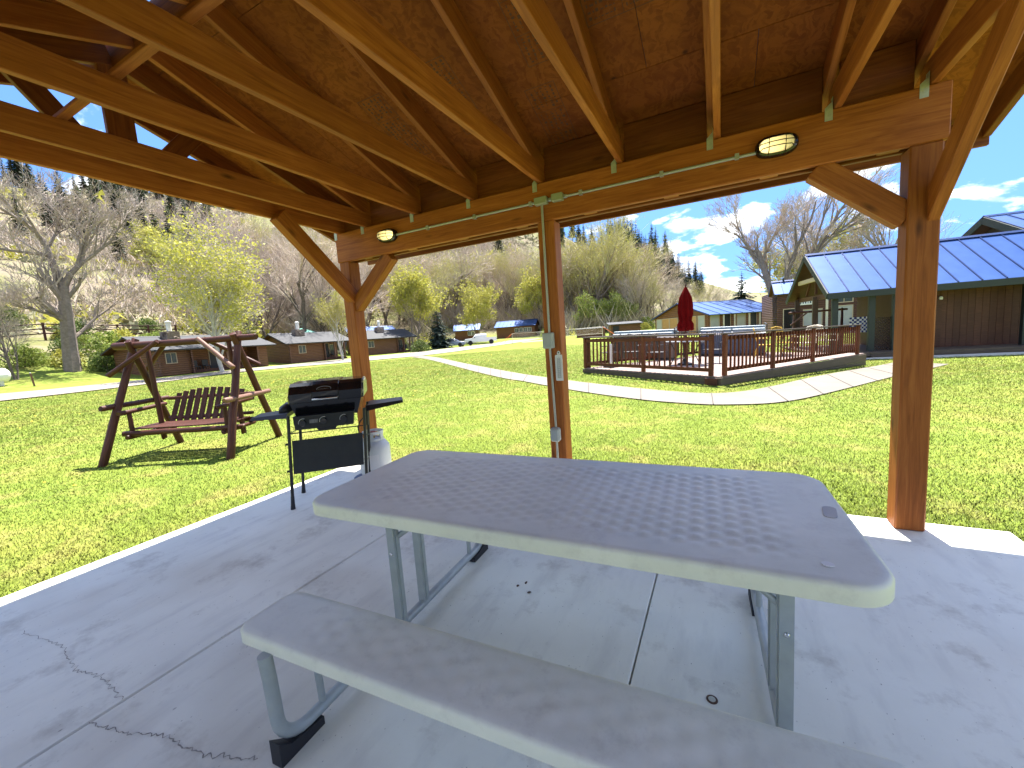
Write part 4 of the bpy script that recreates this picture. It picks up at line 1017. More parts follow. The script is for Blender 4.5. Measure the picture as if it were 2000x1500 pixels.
# people-free porch clutter: a blue checked cloth on a rail
cl2 = thing('checked_cloth', 'blue and white cloth hanging on the lodge porch', 'cloth', M=WM[lo.name] @ Matrix.Translation((1.15,1.2,.85)))
ck = MB(); nx_, nz_ = 10, 8
for i in range(nx_):
    for j in range(nz_):
        if (i+j) % 2 == 0: ck.box(i*.08, i*.08+.079, -.008+.03*math.sin(i*1.3), .008+.03*math.sin(i*1.3), j*.08, j*.08+.079)
ck.build('white_checks', MT['white'], cl2)
ck = MB()
for i in range(nx_):
    for j in range(nz_):
        if (i+j) % 2 == 1: ck.box(i*.08, i*.08+.079, -.008+.03*math.sin(i*1.3), .008+.03*math.sin(i*1.3), j*.08, j*.08+.079)
ck.build('blue_checks', mat('check_blue', (.02,.03,.16), None, rough=.8), cl2)

# two storey house behind the lodge porch
ho = thing('house', 'two storey red brown house behind the lodge porch', 'house', (3.9,38.2,-.2), R(4))
MB().box(0,10,0,7,0,3.5).build('wall', MT['housewall'], ho)
gable_roof(ho, 'roof', 1.75, 10.4, -.4, 7.4, 3.4, 4.2, BR, .1, .9)
gable_wall(-.0,0.9,-.02,1.8,.0,3.2,3.85).build('bay', MT['housewall'], ho)
gable_roof(ho, 'bay_roof', -.25, 1.6, -.35, 2.2, 3.25, 4.3, BR, .08, .6)
pane(ho, 2.0, 0, 2.35, 1.0, 1.25, frame='white', glass='glass', mull=1)
bl = MB().box(1.5,2.5,-.35,-.30,2.30,2.38).box(1.5,2.5,-.35,-.30,2.62,2.68)
for k in range(7): bl.box(1.52+.155*k,1.58+.155*k,-.35,-.30,2.38,2.62)
bl.build('window_box_rail', MT['white'], ho)
pane(ho, 2.3, 0, .75, 1.1, 1.15, frame='trim', glass='shade'); pane(ho, .9, -.0, .45, .9, 1.6, frame='trim', glass='dark', name='door')
for x in (4.2, 5.6): pane(ho, x, 0, 2.3, 1.0, 1.2, frame='trim', glass='glass', mull=1); pane(ho, x, 0, .6, 1.0, 1.4, frame='trim', glass='shade')
MB().box(3.1,3.25,-.06,0.0,.1,3.4).build('corner_trim', MT['cream'], ho)
pane(ho, 7.4, 0, .6, 1.2, 1.5, frame='white', glass='glass', mull=1)
MB().box(.5,.62,.8,.92,3.9,4.5).build('vent_pipe', MT['dark'], ho)

# long garage / bunk house with blue roof
ga = thing('garage', 'long low brown building with blue roof behind the deck', 'garage', (-1.1,44.7,.15), R(42))
MB().box(0,8.8,0,8.6,0,2.0).build('wall', MT['logwall2'], ga)
gable_wall(-.02,8.7,0,8.6,1.95,2.0,3.3).build('gable', MT['logwall2'], ga)
gable_roof(ga, 'roof', -.3, 9.0, -.45, 9.05, 1.86, 3.35, BR, .08, 1.2)
for x, g_ in ((.75,'shade'),(2.2,'dark'),(3.9,'shade'),(5.4,'dark'),(6.5,'dark')): pane(ga, x, 0, .05, 1.0 if g_ == 'shade' else .75, 1.75, frame='trim', glass=g_, name='bay')
for x in (1.55,2.85,4.6,5.9): MB().box(x-.05,x+.05,-.35,-.25,0,1.85).build('eave_post', MT['cream'], ga)
for y, g_, w_ in ((.9,'shade',.9),(2.2,'tan',1.1),(3.5,'dark',1.1),(5.2,'tan',1.3),(6.6,'tan',1.2),(7.8,'shade',.9)): pane(ga, -.02, y, .05, w_, 1.75, 'x-', 'trim', g_, 'door')

# small shed and low wall near the net
sh = thing('shed', 'small dark brown shed with flat roof left of the deck', 'shed', (-12.3,52.0,.2), R(20))
MB().box(0,3.6,0,2.6,0,1.55).build('wall', MT['logwall'], sh)
MB().prism([(-.3,1.56),(2.9,1.86),(2.9,1.94),(-.3,1.64)], 'x', -.3, 3.9).build('roof', MT['shingle'], sh)
pane(sh, .6, 0, .2, .7, 1.2, frame='sidingdk', glass='dark', name='door')
sh2 = thing('shed', 'low dark brown shed behind the volleyball net', 'shed', (-19.5,60.5,.3), R(20))
MB().box(0,4.2,0,2.0,0,1.2).build('wall', MT['logwall'], sh2); MB().prism([(-.2,1.21),(2.2,1.35),(2.2,1.42),(-.2,1.28)], 'x', -.2, 4.4).build('roof', MT['shingle'], sh2)

# row of log cabins across the road; local x along the front, local -y faces the road
def cabin(loc, rz, L_, W_, label, porch, windows, chim):
    t = thing('log_cabin', label, 'cabin', loc, rz, 'log cabins across the road')
    px0, px1 = porch; H_ = 2.35; RZ = 3.55
    MB().box(0,px0,0,W_,-.3,H_).build('wall', MT['logwall'], t)
    MB().box(px0,px1,1.7,W_,-.3,H_).build('wall', MT['logwall2'], t)
    if px1 < L_-.2: MB().box(px1,L_,0,W_,-.3,H_).build('wall', MT['logwall'], t)
    for x0, x1 in ((0,.15),(L_-.15,L_)): gable_wall(x0,x1,0,W_,H_-.05,H_,RZ-.12).build('gable', MT['logwall'], t)
    gable_roof(t, 'roof', -.7, L_+.7, -.75, W_+.6, H_-.12, RZ, MT['shingle'], .12)
    MB().box(px0-.1,px1+.1,-.15,1.7,-.05,.10).build('porch_floor', MT['log'], t)
    for x in (px0+.1,(px0+px1)/2,px1-.1): beam('porch_post', WM[t.name] @ Vector((x,.0,.1)), WM[t.name] @ Vector((x,.0,H_)), .15, .15, MT['log_pale'] if x > px0+.5 else MT['log'], t)
    beam('porch_rail', WM[t.name] @ Vector((px0,0,.12)), WM[t.name] @ Vector((px1,0,.12)), .1, .25, MT['log'], t)
    pane(t, (px0+px1)/2-.2, 1.7, .1, .85, 1.95, frame='trim', glass='dark', name='door'); pane(t, px1-.8, 1.7, .75, .6, 1.1, frame='trim', glass='glass')
    for x in windows: pane(t, x, 0, 1.05, .8, .85, frame='trim', glass='glass', mull=1)
    e = MB()
    for xx in (px0, 0.0):
        for k in range(12): e.tube([(xx+.0,-.28,-.15+.2*k),(xx+.0,.1,-.15+.2*k)], .085, 7)
    e.build('log_ends', MT['log_pale'], t, 50)
    ch = MB().box(chim-.55,chim+.55,W_*.28,W_*.28+1.0,2.4,3.95).build('chimney', MT['stone'], t)
    for k in range(26):
        a = random.choice(('f','l','r')); r_ = random.uniform(.10,.2); zz = random.uniform(2.9,3.9)
        c_ = {'f': (random.uniform(chim-.5,chim+.5), W_*.28-.02, zz), 'l': (chim-.57, W_*.28+random.uniform(.1,.9), zz), 'r': (chim+.57, W_*.28+random.uniform(.1,.9), zz)}[a]
        m_ = MB(); m_.rings([[(c_[0]+r_*q*math.cos(b)*(1 if a == 'f' else .3), c_[1]+(r_*.3*zq if a == 'f' else r_*q*math.cos(b)), c_[2]+r_*.7*q*math.sin(b)) for b in np.linspace(0,2*math.pi,7,endpoint=False)] for q, zq in ((.7,-1),(1,0),(.7,1))]); m_.build('stone', MT['stone'], ch)
    MB().lathe([(.2,3.9),(.2,4.75),(.26,4.78),(.26,4.86),(.05,4.95)], 14, (chim,W_*.28+.5,0)).build('flue', MT['white'], t, 40)
    # porch chairs
    for dx_ in (.7, 1.7):
        c_ = thing('porch_chair', 'dark chair on the porch of the '+label, 'chair', M=WM[t.name] @ Matrix.Translation((px0+dx_+.27,.95,.1)), group='chairs on the cabin porches')
        MB().box(-.27,.27,-.25,.25,.38,.44).build('seat', MT['dark'], c_); MB().box(-.27,.27,.2,.26,.44,1.0).build('backrest', MT['dark'], c_)
        for x in (-.25,.2):
            for y in (-.23,.18): MB().box(x,x+.05,y,y+.05,0,.38).build('leg', MT['dark'], c_)
    return t
    cc = MB().box(px0+.7,px0+1.25,.7,1.2,.45,.52).box(px0+.7,px0+1.25,1.15,1.22,.5,1.1).box(px0+1.7,px0+2.2,.8,1.25,.45,.52).box(px0+1.7,px0+2.2,1.2,1.27,.5,1.1)
    for x in (.72,1.2,1.72,2.15): cc.box(px0+x,px0+x+.05,.72,.77,.1,.5)
    cc.build('porch_chairs', MT['dark'], t)
    return t
cabin((-43.4,17.7,.0), R(97), 10.6, 6.0, 'nearest brown log cabin seen through the swing frame', (2.7,9.6), (1.1,), 2.6)
cabin((-44.9,31.0,.0), R(84), 7.6, 6.0, 'brown log cabin just left of the left post', (4.4,7.4), (1.6,), 2.6)
cabin((-45.2,42.6,.05), R(70), 7.6, 6.0, 'brown log cabin right of the left post', (5.2,7.4), (1.1,), 3.6)
def hut(loc, rz, L_, W_, H_, label, wins):
    t = thing('small_cabin', label, 'cabin', loc, rz, 'blue roofed cabins at the far side')
    MB().box(0,L_,0,W_,-.4,H_).build('wall', MT['logwall2'], t)
    for x0, x1 in ((0,.15),(L_-.15,L_)): gable_wall(x0,x1,0,W_,H_-.05,H_,H_+1.1).build('gable', MT['logwall2'], t)
    gable_roof(t, 'roof', -.4, L_+.4, -.5, W_+.5, H_-.1, H_+1.25, BR, .08, .9)
    for x in wins: pane(t, x, 0, H_*.45, .7, .8, frame='white', glass='glass', mull=1)
    MB().box(-.1,L_+.1,-1.2,-.02,-.4,.12).build('porch_floor', MT['skirt'], t)
hut((-52.2,75.6,1.1), R(28), 5.2, 4.2, 2.2, 'small blue roofed cabin behind the parked cars', (3.2,3.9))
hut((-44.2,80.0,.9), R(12), 8.6, 4.2, 2.5, 'blue roofed cabin with a row of windows behind the lawn', (4.6,5.6,6.6,7.5))
hut((-56.5,50.5,1.2), R(62), 8.0, 5.0, 2.3, 'blue roofed cabin half hidden behind the third log cabin', ())
cp = thing('canopy_shelter', 'pale green canopy on posts behind the second log cabin', 'canopy', (-56.5,41.5,1.1), R(60))
MT['mint'] = mat('mint_canopy', (.22,.62,.47), None, rough=.6)
MB().add([(-2.3,-1.9,2.6),(2.3,-1.9,2.6),(2.3,1.9,2.6),(-2.3,1.9,2.6),(0,0,3.6)], [(0,1,4),(1,2,4),(2,3,4),(3,0,4),(3,2,1,0)]).build('canopy_sheet', MT['mint'], cp)
for x in (-2.2,2.2):
    for y in (-1.8,1.8): MB().tube([(x,y,0),(x,y,2.62)], .05, 8).build('post', MT['white'], cp, 40)
# pole fence along the foot of the hill
pf = thing('pole_fence', 'dark wooden rail fence along the foot of the hill', 'fence', (-66,20,g1(-66,20)))
fp = [(-62.5+.0*k-(.5*k), 4+5.2*k*.62) for k in range(-3,9)]
prev = None
for x, y in fp:
    z = g1(x,y); beam('fence_post', (x,y,z-.2), (x,y,z+1.9), .18, .18, MT['log'], pf)
    if prev is not None:
        for hgt in (.75,1.25,1.75): beam('fence_rail', (prev[0],prev[1],prev[2]+hgt), (x,y,z+hgt), .07, .12, MT['log'], pf)
    prev = (x,y,z)

# ------------------------------------------------------------------ vehicles and lawn things
MT['carwhite'] = mat('car_white', (.72,.72,.72), None, rough=.25, coat=.6); MT['carsilver'] = mat('car_silver', (.20,.22,.24), None, rough=.28, metal=.6, coat=.5)
MT['carglass'] = mat('car_glass', (.02,.025,.03), None, rough=.06, spec=.8); MT['tyre'] = mat('tyre', (.015,.015,.015), None, rough=.8)
def loft(m, secs):        # cross sections along x: (x, half width bottom, half width top, z bottom, z top)
    m.rings([[(x,-wb,z0),(x,wb,z0),(x,wb*1.02,z0+(z1-z0)*.5),(x,wt,z1-.03),(x,wt*.9,z1),(x,-wt*.9,z1),(x,-wt,z1-.03),(x,-wb*1.02,z0+(z1-z0)*.5)] for x,wb,wt,z0,z1 in secs]); return m
def wheels(t, xs, hw, r_):
    for x in xs:
        for s in (-1,1):
            o = MB().lathe([(r_*.72,-.11),(r_*.97,-.11),(r_,-.06),(r_,.06),(r_*.97,.11),(r_*.72,.11)], 24).build('wheel', MT['tyre'], t, 40, Matrix.Translation((x,s*(hw-.08),r_)) @ Matrix.Rotation(R(90),4,'X'))
            MB().lathe([(r_*.70,-.085),(r_*.7,.085),(r_*.2,.095)], 16).build('rim', MT['chrome'], o, 40)
def pickup(loc, rz):
    t = thing('pickup_truck', 'white crew cab pickup truck parked on the gravel road', 'truck', loc, rz)
    loft(MB(), [(2.72,.80,.78,.55,.92),(2.6,.88,.84,.48,1.08),(1.5,.90,.87,.45,1.16),(.95,.90,.87,.45,1.20),(-1.05,.90,.87,.45,1.20),(-1.1,.90,.87,.45,1.20)]).build('body', MT['carwhite'], t, 40)
    bed = MB().box(-2.7,-1.1,-.9,-.82,.5,1.18).box(-2.7,-1.1,.82,.9,.5,1.18).box(-2.78,-2.7,-.9,.9,.5,1.18).box(-2.7,-1.1,-.82,.82,.5,.62).build('bed', MT['carwhite'], t)
    loft(MB(), [(1.35,.82,.70,1.18,1.22),(.75,.84,.70,1.18,1.82),(-.75,.84,.70,1.18,1.84),(-1.08,.83,.70,1.18,1.78)]).build('cab', MT['carwhite'], t, 40)
    for s in (-1,1):
        for x0,x1 in ((-.02,.72),(-.85,-.12)): MB().add([(x0,s*.815,1.26),(x1+(.25 if x0 > -.1 else 0),s*.815,1.26),(x1,s*.735,1.72),(x0,s*.735,1.72)], [(0,1,2,3)]).build('window', MT['carglass'], t)
        MB().box(2.5,2.715,s*.75-.12,s*.75+.12,.82,.98).build('headlight', MT['chrome'], t)
        MB().box(-2.80,-2.76,s*.82-.07,s*.82+.07,.75,1.1).build('tail_light', MT['red'], t)
        MB().box(.9,1.05,s*1.0-.1,s*1.0+.1,1.2,1.38).build('mirror', MT['black'], t)
    MB().add([(1.36,-.68,1.235),(1.36,.68,1.235),(.80,.62,1.78),(.80,-.62,1.78)], [(0,1,2,3)]).build('windscreen', MT['carglass'], t)
    MB().box(2.69,2.76,-.55,.55,.6,.95).build('grille', MT['black'], t); MB().box(2.68,2.82,-.85,.85,.42,.58).build('bumper', MT['black'], t)
    MB().box(-2.9,-2.79,-.85,.85,.45,.6).build('bumper', MT['chrome'], t)
    wheels(t, (1.75,-1.85), .92, .40)
pickup((-37.1,61.2,g1(-37.1,61.2)+.03), R(-150))
def sedan(loc, rz):
    t = thing('sedan', 'dark silver sedan parked beside the spruce', 'car', loc, rz)
    loft(MB(), [(2.3,.70,.66,.40,.66),(2.1,.84,.78,.28,.80),(1.2,.89,.82,.24,.90),(.6,.90,.82,.22,.95),(-1.2,.90,.82,.22,.98),(-2.0,.86,.78,.28,.96),(-2.3,.76,.70,.42,.86)]).build('body', MT['carsilver'], t, 45)
    loft(MB(), [(.95,.72,.62,.92,.95),(.2,.74,.58,.92,1.38),(-.7,.74,.58,.92,1.42),(-1.75,.72,.60,.94,1.0)]).build('cabin', MT['carglass'], t, 45)
    loft(MB(), [(.18,.52,.50,1.372,1.395),(-.2,.56,.54,1.40,1.425),(-.75,.56,.54,1.415,1.44),(-1.0,.52,.50,1.36,1.385)]).build('roof', MT['carsilver'], t, 45)
    for s in (-1,1):
        MB().box(1.95,2.2,s*.66-.1,s*.66+.1,.62,.74).build('headlight', MT['chrome'], t); MB().box(-2.27,-2.15,s*.66-.12,s*.66+.12,.7,.82).build('tail_light', MT['red'], t)
        MB().bar((-.25,s*.74,.95),(-.28,s*.59,1.40),.06,.02).build('pillar', MT['carsilver'], t); MB().box(.55,.7,s*.92-.08,s*.92+.08,.93,1.05).build('mirror', MT['carsilver'], t)
    wheels(t, (1.4,-1.4), .90, .33)
sedan((-39.7,56.6,g1(-39.7,56.6)+.03), R(20))
# volleyball net
net = thing('volleyball_net', 'slack volleyball net with orange guy lines on the far lawn', 'net', (-20,51,g1(-20,51)))
NA, NB_ = Vector((-28.0,55.4,g1(-28,55.4))), Vector((-12.0,46.6,g1(-12,46.6)))
MT['orange'] = mat('orange_rope', (.75,.16,.03), None, rough=.6); MT['rope'] = mat('pale_rope', (.62,.56,.48), None, rough=.7)
for P_ in (NA, NB_): MB().tube([P_, P_+Vector((0,0,1.55))], .03, 8).build('net_post', MT['rope'], net, 40, world(net, Matrix()))
def sag(a, b, s_, n_=14): return [a.lerp(b,k/n_)-Vector((0,0,s_*4*(k/n_)*(1-k/n_))) for k in range(n_+1)]
for z in (1.52,.72): MB().tube(sag(NA+Vector((0,0,z)), NB_+Vector((0,0,z)), .06), .018, 5).build('net_cord', MT['rope'], net, 50, world(net, Matrix()))
nm_ = MB()
for z in np.arange(.82,1.5,.14): nm_.tube(sag(NA+Vector((0,0,z)), NB_+Vector((0,0,z)), .06, 8), .004, 3)
for k in range(1,90):
    q = NA.lerp(NB_,k/90); s_ = .06*4*(k/90)*(1-k/90); nm_.tube([q+Vector((0,0,.72-s_)), q+Vector((0,0,1.52-s_))], .004, 3)
nm_.build('net_mesh', MT['rope'], net, M=world(net, Matrix()))
for P_, ds_, m_ in ((NA,((-1.6,-1.8),(-2.2,1.2)),'orange'),(NB_,((2.2,-.6),(1.5,1.9)),'orange')):
    for a, b in ds_:
        g_ = Vector((P_.x+a, P_.y+b, g1(P_.x+a,P_.y+b))); MB().tube([P_+Vector((0,0,1.5)), g_], .022, 6).build('guy_line', MT[m_], net, 50, world(net, Matrix()))
# horizontal propane tank, stake at the far left
ta_ = thing('propane_tank', 'white horizontal propane tank at the left edge beyond the road', 'tank', (-45.6,8.6,g1(-45.6,8.6)), R(100))
pr = [(-1.35,.02)]+[(-1.3+.35*(1-math.cos(a)), .52*math.sin(a)) for a in np.linspace(.25,math.pi/2,6)]
prof_ = [(r_, x) for x, r_ in pr]+[(r_, -x) for x, r_ in pr[::-1]]
MB().lathe(prof_, 24).build('tank', MT['white'], ta_, 50, Matrix.Translation((0,0,.75)) @ Matrix.Rotation(R(90),4,'Y'))
for x in (-.7,.7): MB().box(x-.1,x+.1,-.35,.35,0,.35).build('saddle', MT['slabside'], ta_)
MB().lathe([(.2,1.2),(.2,1.38),(.1,1.45)], 14).build('dome', MT['white'], ta_, 40)
sk = thing('wooden_stake', 'thin leaning wooden stake beyond the road on the far left', 'stake', (-43.9,10.5,g1(-43.9,10.5)))
beam('stake', WM[sk.name] @ Vector((0,0,-.1)), WM[sk.name] @ Vector((.05,-.1,.95)), .09, .09, MT['log_pale'], sk); 
beam('stake_tip', WM[sk.name] @ Vector((.05,-.1,.951)), WM[sk.name] @ Vector((.052,-.104,1.0)), .07, .07, MT['white'], sk)
rk = MB().rings([[(r_*math.cos(a)*random.uniform(.85,1.1), r_*.6*math.sin(a)*random.uniform(.85,1.1), z) for a in np.linspace(0,2*math.pi,10,endpoint=False)] for r_,z in ((2.6,-.05),(2.2,.06),(1.2,.12),(.3,.14))])
sp_ = rk.build('sand_pile', MT['gravel'], None, 50, Matrix.Translation((-25.5,58.5,g1(-25.5,58.5)))); tag(sp_, 'low pale heap of sand on the far lawn by the net', 'sand heap')

# ------------------------------------------------------------------ trees
MT['bark'] = mat('bark_grey', (.17,.135,.11), (.27,.22,.19), 5, .9, bs=12, bstr=.7, bd=.05)
MT['bark_dark'] = mat('bark_dark', (.10,.075,.06), (.17,.135,.11), 5, .9, bs=12, bstr=.7, bd=.05)
MT['bark_white'] = mat('bark_white', (.50,.49,.44), (.30,.28,.25), 4, .8)
MT['twig'] = mat('twig_pinkish', (.42,.335,.27), (.52,.43,.34), .5, .9, vary=.2)
MT['twig_grey'] = mat('twig_grey', (.33,.27,.23), (.44,.37,.31), .5, .9, vary=.15)
MT['twig_green'] = mat('twig_budding', (.38,.35,.17), (.46,.40,.24), .5, .9, vary=.15)
def leafmat(name, a, b, vary=.12):
    m, n, bs_ = new_mat(name); bs_.inputs['Roughness'].default_value = .6; bs_.inputs['Specular IOR Level'].default_value = .2
    v = coords(n, 'Object'); col = ramp(n, noise(n, v, 1.7, 4), [(.35, a), (.65, b)])
    oi = n.nodes.new('ShaderNodeObjectInfo'); h_ = N(n, 'ShaderNodeHueSaturation', {'Color': col}); mr = N(n, 'ShaderNodeMapRange', {'Value': oi.outputs['Random'], 'To Min': 1-vary, 'To Max': 1+vary}); n.links.new(mr.outputs[0], h_.inputs['Value'])
    tl = N(n, 'ShaderNodeBsdfTranslucent', {'Color': h_.outputs[0]}); mx = N(n, 'ShaderNodeMixShader', {0: .35}); n.links.new(h_.outputs[0], bs_.inputs['Base Color'])
    n.links.new(bs_.outputs[0], mx.inputs[1]); n.links.new(tl.outputs[0], mx.inputs[2]); n.links.new(mx.outputs[0], n.nodes['Material Output'].inputs[0]); return m
MT['leaf_spring'] = leafmat('leaf_spring', (.33,.33,.055), (.47,.44,.09))
MT['leaf_green'] = leafmat('leaf_green', (.14,.20,.035), (.25,.29,.06))
MT['leaf_shrub'] = leafmat('leaf_shrub', (.06,.10,.025), (.13,.17,.04))
MT['needle'] = leafmat('needle_green', (.022,.040,.020), (.045,.068,.030))
MT['needle_blue'] = leafmat('needle_blue', (.030,.050,.042), (.06,.085,.070))
class Tri:
    """triangles gathered in numpy-friendly lists"""
    def __init__(s): s.v = []; s.f = []
    def limb(s, pts, rs_, n=4):
        o = len(s.v); m = len(pts); pa = None
        for i in range(m):
            d = (pts[min(i+1,m-1)]-pts[max(i-1,0)]).normalized()
            a = (d.cross(Vector((.31,.17,.93))) if pa is None else pa-d*pa.dot(d)).normalized(); pa = a; b = d.cross(a)
            for k in range(n):
                t = 2*math.pi*k/n; s.v.append(tuple(pts[i]+(a*math.cos(t)+b*math.sin(t))*rs_[i]))
        for i in range(m-1):
            for k in range(n): k2 = (k+1)%n; s.f.append((o+i*n+k,o+i*n+k2,o+(i+1)*n+k2,o+(i+1)*n+k))
    def leaf(s, p, sz, rnd):
        a = Vector((rnd.gauss(0,1),rnd.gauss(0,1),rnd.gauss(0,1))).normalized(); b = a.cross(Vector((rnd.gauss(0,1),rnd.gauss(0,1),rnd.gauss(0,1)))).normalized()
        o = len(s.v); s.v += [tuple(p-a*sz), tuple(p+b*sz*.6), tuple(p+a*sz), tuple(p-b*sz*.6)]; s.f.append((o,o+1,o+2,o+3))
    def mesh(s, name, m):
        me = bpy.data.meshes.new(name); me.from_pydata(s.v, [], s.f); me.materials.append(m); return me
def broadleaf(seed, H_, spread, r0, fork, levels, nchild, bark, twig, leaf=None, nleaf=0, lsz=.15, up=.25, bare_to=.25, thin=.011, paths=None, shear=0):
    rnd = random.Random(seed); tr, cr = Tri(), Tri(); lf = Tri(); tips = []
    def grow(p, d, L_, r, lev, path=None):
        n_ = 4 if lev < 2 else 3; pts = [p.copy()]; rr = [r]; q = p.copy(); dd = d.copy()
        if path:
            pts = [Vector((a[0]+shear*a[2],a[1],a[2])) for a in path[0]]; n_ = len(pts)-1; rr = [path[1]+(path[2]-path[1])*i/n_ for i in range(n_+1)]; dd = (pts[-1]-pts[-2]).normalized()
        for i in range(0 if path else n_):
            dd = (dd+Vector((rnd.gauss(0,.13),rnd.gauss(0,.13),rnd.gauss(0,.10)+up*.13))).normalized(); q = q+dd*(L_/n_); pts.append(q.copy()); rr.append(max(thin, r*(1-.55*(i+1)/n_)))
        (tr if lev < 2 else cr).limb(pts, rr, 7 if lev == 0 else (5 if lev == 1 else 3))
        if lev >= levels: tips.append((pts[-1], dd)); tips.append((pts[1], dd)); return
        for k in range(nchild[lev]):
            t = rnd.uniform(.35 if lev else bare_to, 1.0); i = min(int(t*n_), n_-1); f_ = t*n_-i; base = pts[i].lerp(pts[i+1], f_)
            side = Vector((rnd.gauss(0,1),rnd.gauss(0,1),rnd.gauss(0,.4))); side = (side-dd*side.dot(dd)).normalized()
            ang = rnd.uniform(.35,.85)*spread; nd = (dd*math.cos(ang)+side*math.sin(ang)+Vector((0,0,up*.5))).normalized()
            if path and base.z < path[3]: continue
            dl = dd
            grow(base, nd, L_*rnd.uniform(.48,.72)*(1.0 if lev else .92), rr[i]*rnd.uniform(.42,.62), lev+1)
    for pth in (paths or ()): grow(Vector((0,0,0)), Vector((0,0,1)), pth[4], pth[1], 0, pth)
    for k in range(0 if paths else fork):
        d0 = Vector((rnd.gauss(0,.10+.14*(fork > 1)),rnd.gauss(0,.10+.14*(fork > 1)),1)).normalized(); grow(Vector((rnd.gauss(0,.12)*(fork > 1),rnd.gauss(0,.12)*(fork > 1),-.2)), d0, H_*rnd.uniform(.6,.68), r0*(1 if k == 0 else .75), 0)
    zmax = max(v[2] for v in cr.v)
    k_ = 1.0 if paths else H_/zmax
    for T_ in (tr, cr): T_.v = [(x*k_, y*k_, z*k_) for x,y,z in T_.v]
    if leaf:
        for i in range(nleaf):
            p_, d_ = rnd.choice(tips); lf.leaf(p_*k_+Vector((rnd.gauss(0,.22),rnd.gauss(0,.22),rnd.gauss(0,.22))), lsz*rnd.uniform(.6,1.3), rnd)
    return tr.mesh('trunk', bark), cr.mesh('branches', twig), (lf.mesh('crown', leaf) if leaf else None)
def conifer(seed, H_, Rb, m, dens=1.0, bare=.08):
    rnd = random.Random(seed); tr, cr = Tri(), Tri()
    tr.limb([Vector((0,0,-.3)), Vector((0,0,H_*.5)), Vector((0,0,H_))], [H_*.018, H_*.011, .01], 6)
    z = H_*bare
    while z < H_*.985:
        f_ = 1-(z/H_); R0 = Rb*(f_**.8)*rnd.uniform(.78,1.12)+.06; nb_ = max(4, int((5+5*f_)*dens)); a0 = rnd.uniform(0,6.28)
        for k in range(nb_):
            a = a0+6.283*k/nb_+rnd.gauss(0,.2); r_ = R0*rnd.uniform(.65,1.15); dx_, dy_ = math.cos(a), math.sin(a); px_, py_ = -dy_, dx_
            w_ = r_*rnd.uniform(.20,.34); dr = r_*rnd.uniform(.18,.45); o = len(cr.v)
            pts = []
            for q, ww in ((.05,.25),(.35,1.0),(.7,.75),(1.0,.06)):
                zz = z-dr*q*q+.12*r_*q
                for sg in (-1,1): pts.append((dx_*r_*q+px_*w_*ww*sg*rnd.uniform(.6,1.3), dy_*r_*q+py_*w_*ww*sg*rnd.uniform(.6,1.3), zz-abs(ww)*w_*.35*rnd.uniform(.3,1.5)))
            cr.v += pts
            for i in range(3): cr.f.append((o+2*i,o+2*i+1,o+2*i+3,o+2*i+2))
            # hanging sprays
            for s_ in range(3):
                q = rnd.uniform(.3,1.0); b_ = Vector((dx_*r_*q,dy_*r_*q,z-dr*q*q+.1*r_*q)); sd = Vector((px_,py_,0))*rnd.choice((-1,1))*w_*rnd.uniform(.5,1.3); o = len(cr.v)
                cr.v += [tuple(b_), tuple(b_+sd+Vector((dx_*.15*r_,dy_*.15*r_,-.10*r_))), tuple(b_+sd*.3+Vector((dx_*.2*r_,dy_*.2*r_,-.2*r_)))]; cr.f.append((o,o+1,o+2))
        z += H_*rnd.uniform(.022,.036)
    return tr.mesh('trunk', MT['bark_dark']), cr.mesh('crown', m), None
PROT = {}
def proto(key, meshes): PROT[key] = meshes
for s in range(4): proto(('bare',s), broadleaf(10+s, 17, .95, .34, 1 if s < 2 else 2, 4, (7,5,4,4), MT['bark_dark'], MT['twig'], thin=.017, bare_to=.38))
for s in range(3): proto(('tall',s), broadleaf(30+s, 23, .72, .42, 2 if s else 3, 4, (8,5,4,4), MT['bark'], MT['twig_green'], MT['leaf_spring'], 1600, .13, thin=.019, bare_to=.38))
for s in range(2): proto(('grey',s), broadleaf(40+s, 14, 1.0, .24, 2, 4, (7,6,5,4), MT['bark_dark'], MT['twig_grey'], thin=.014))
for s in range(2): proto(('spring',s), broadleaf(50+s, 12, .75, .17, 2, 4, (9,6,5,4), MT['bark'], MT['twig_green'], MT['leaf_spring'], 6500, .16, bare_to=.12, thin=.010))
proto(('green',0), broadleaf(60, 10, .75, .14, 2, 4, (9,6,5,4), MT['bark'], MT['twig_green'], MT['leaf_green'], 5500, .15, bare_to=.1, thin=.010))
for s in range(3): proto(('fir',s), conifer(70+s, 15, 2.5+.4*s, MT['needle'], 1.0, .06+.06*s))
proto(('spruce',0), conifer(80, 7, 2.15, MT['needle_blue'], 1.5, .03))
def tree(name, key, x, y, h, label, cat='tree', group=None, href=None, lean=0, z=None, wide=1.0, rot=None):
    tr, cr, lf = PROT[key]; H0 = {'bare':17,'tall':23,'grey':14,'spring':12,'green':10,'fir':15,'spruce':7,'hero':15,'aspen':15,'shrub':1.6}[key[0]]
    k = h/H0; z = g1(x,y) if z is None else z
    t = thing(name, label, cat, M=Matrix.Translation((x,y,z-.05)) @ Matrix.Rotation(random.uniform(0,6.28) if rot is None else rot,4,'Z') @ Matrix.Rotation(lean,4,'X') @ Matrix.Diagonal((k*wide,k*wide,k,1)), group=group)
    link('trunk', tr, t); link('branches' if lf or name != 'conifer' else 'crown', cr, t)
    if lf: link('crown', lf, t)
    return t
def polar(b, r): return r*math.cos(R(b)), r*math.sin(R(b))
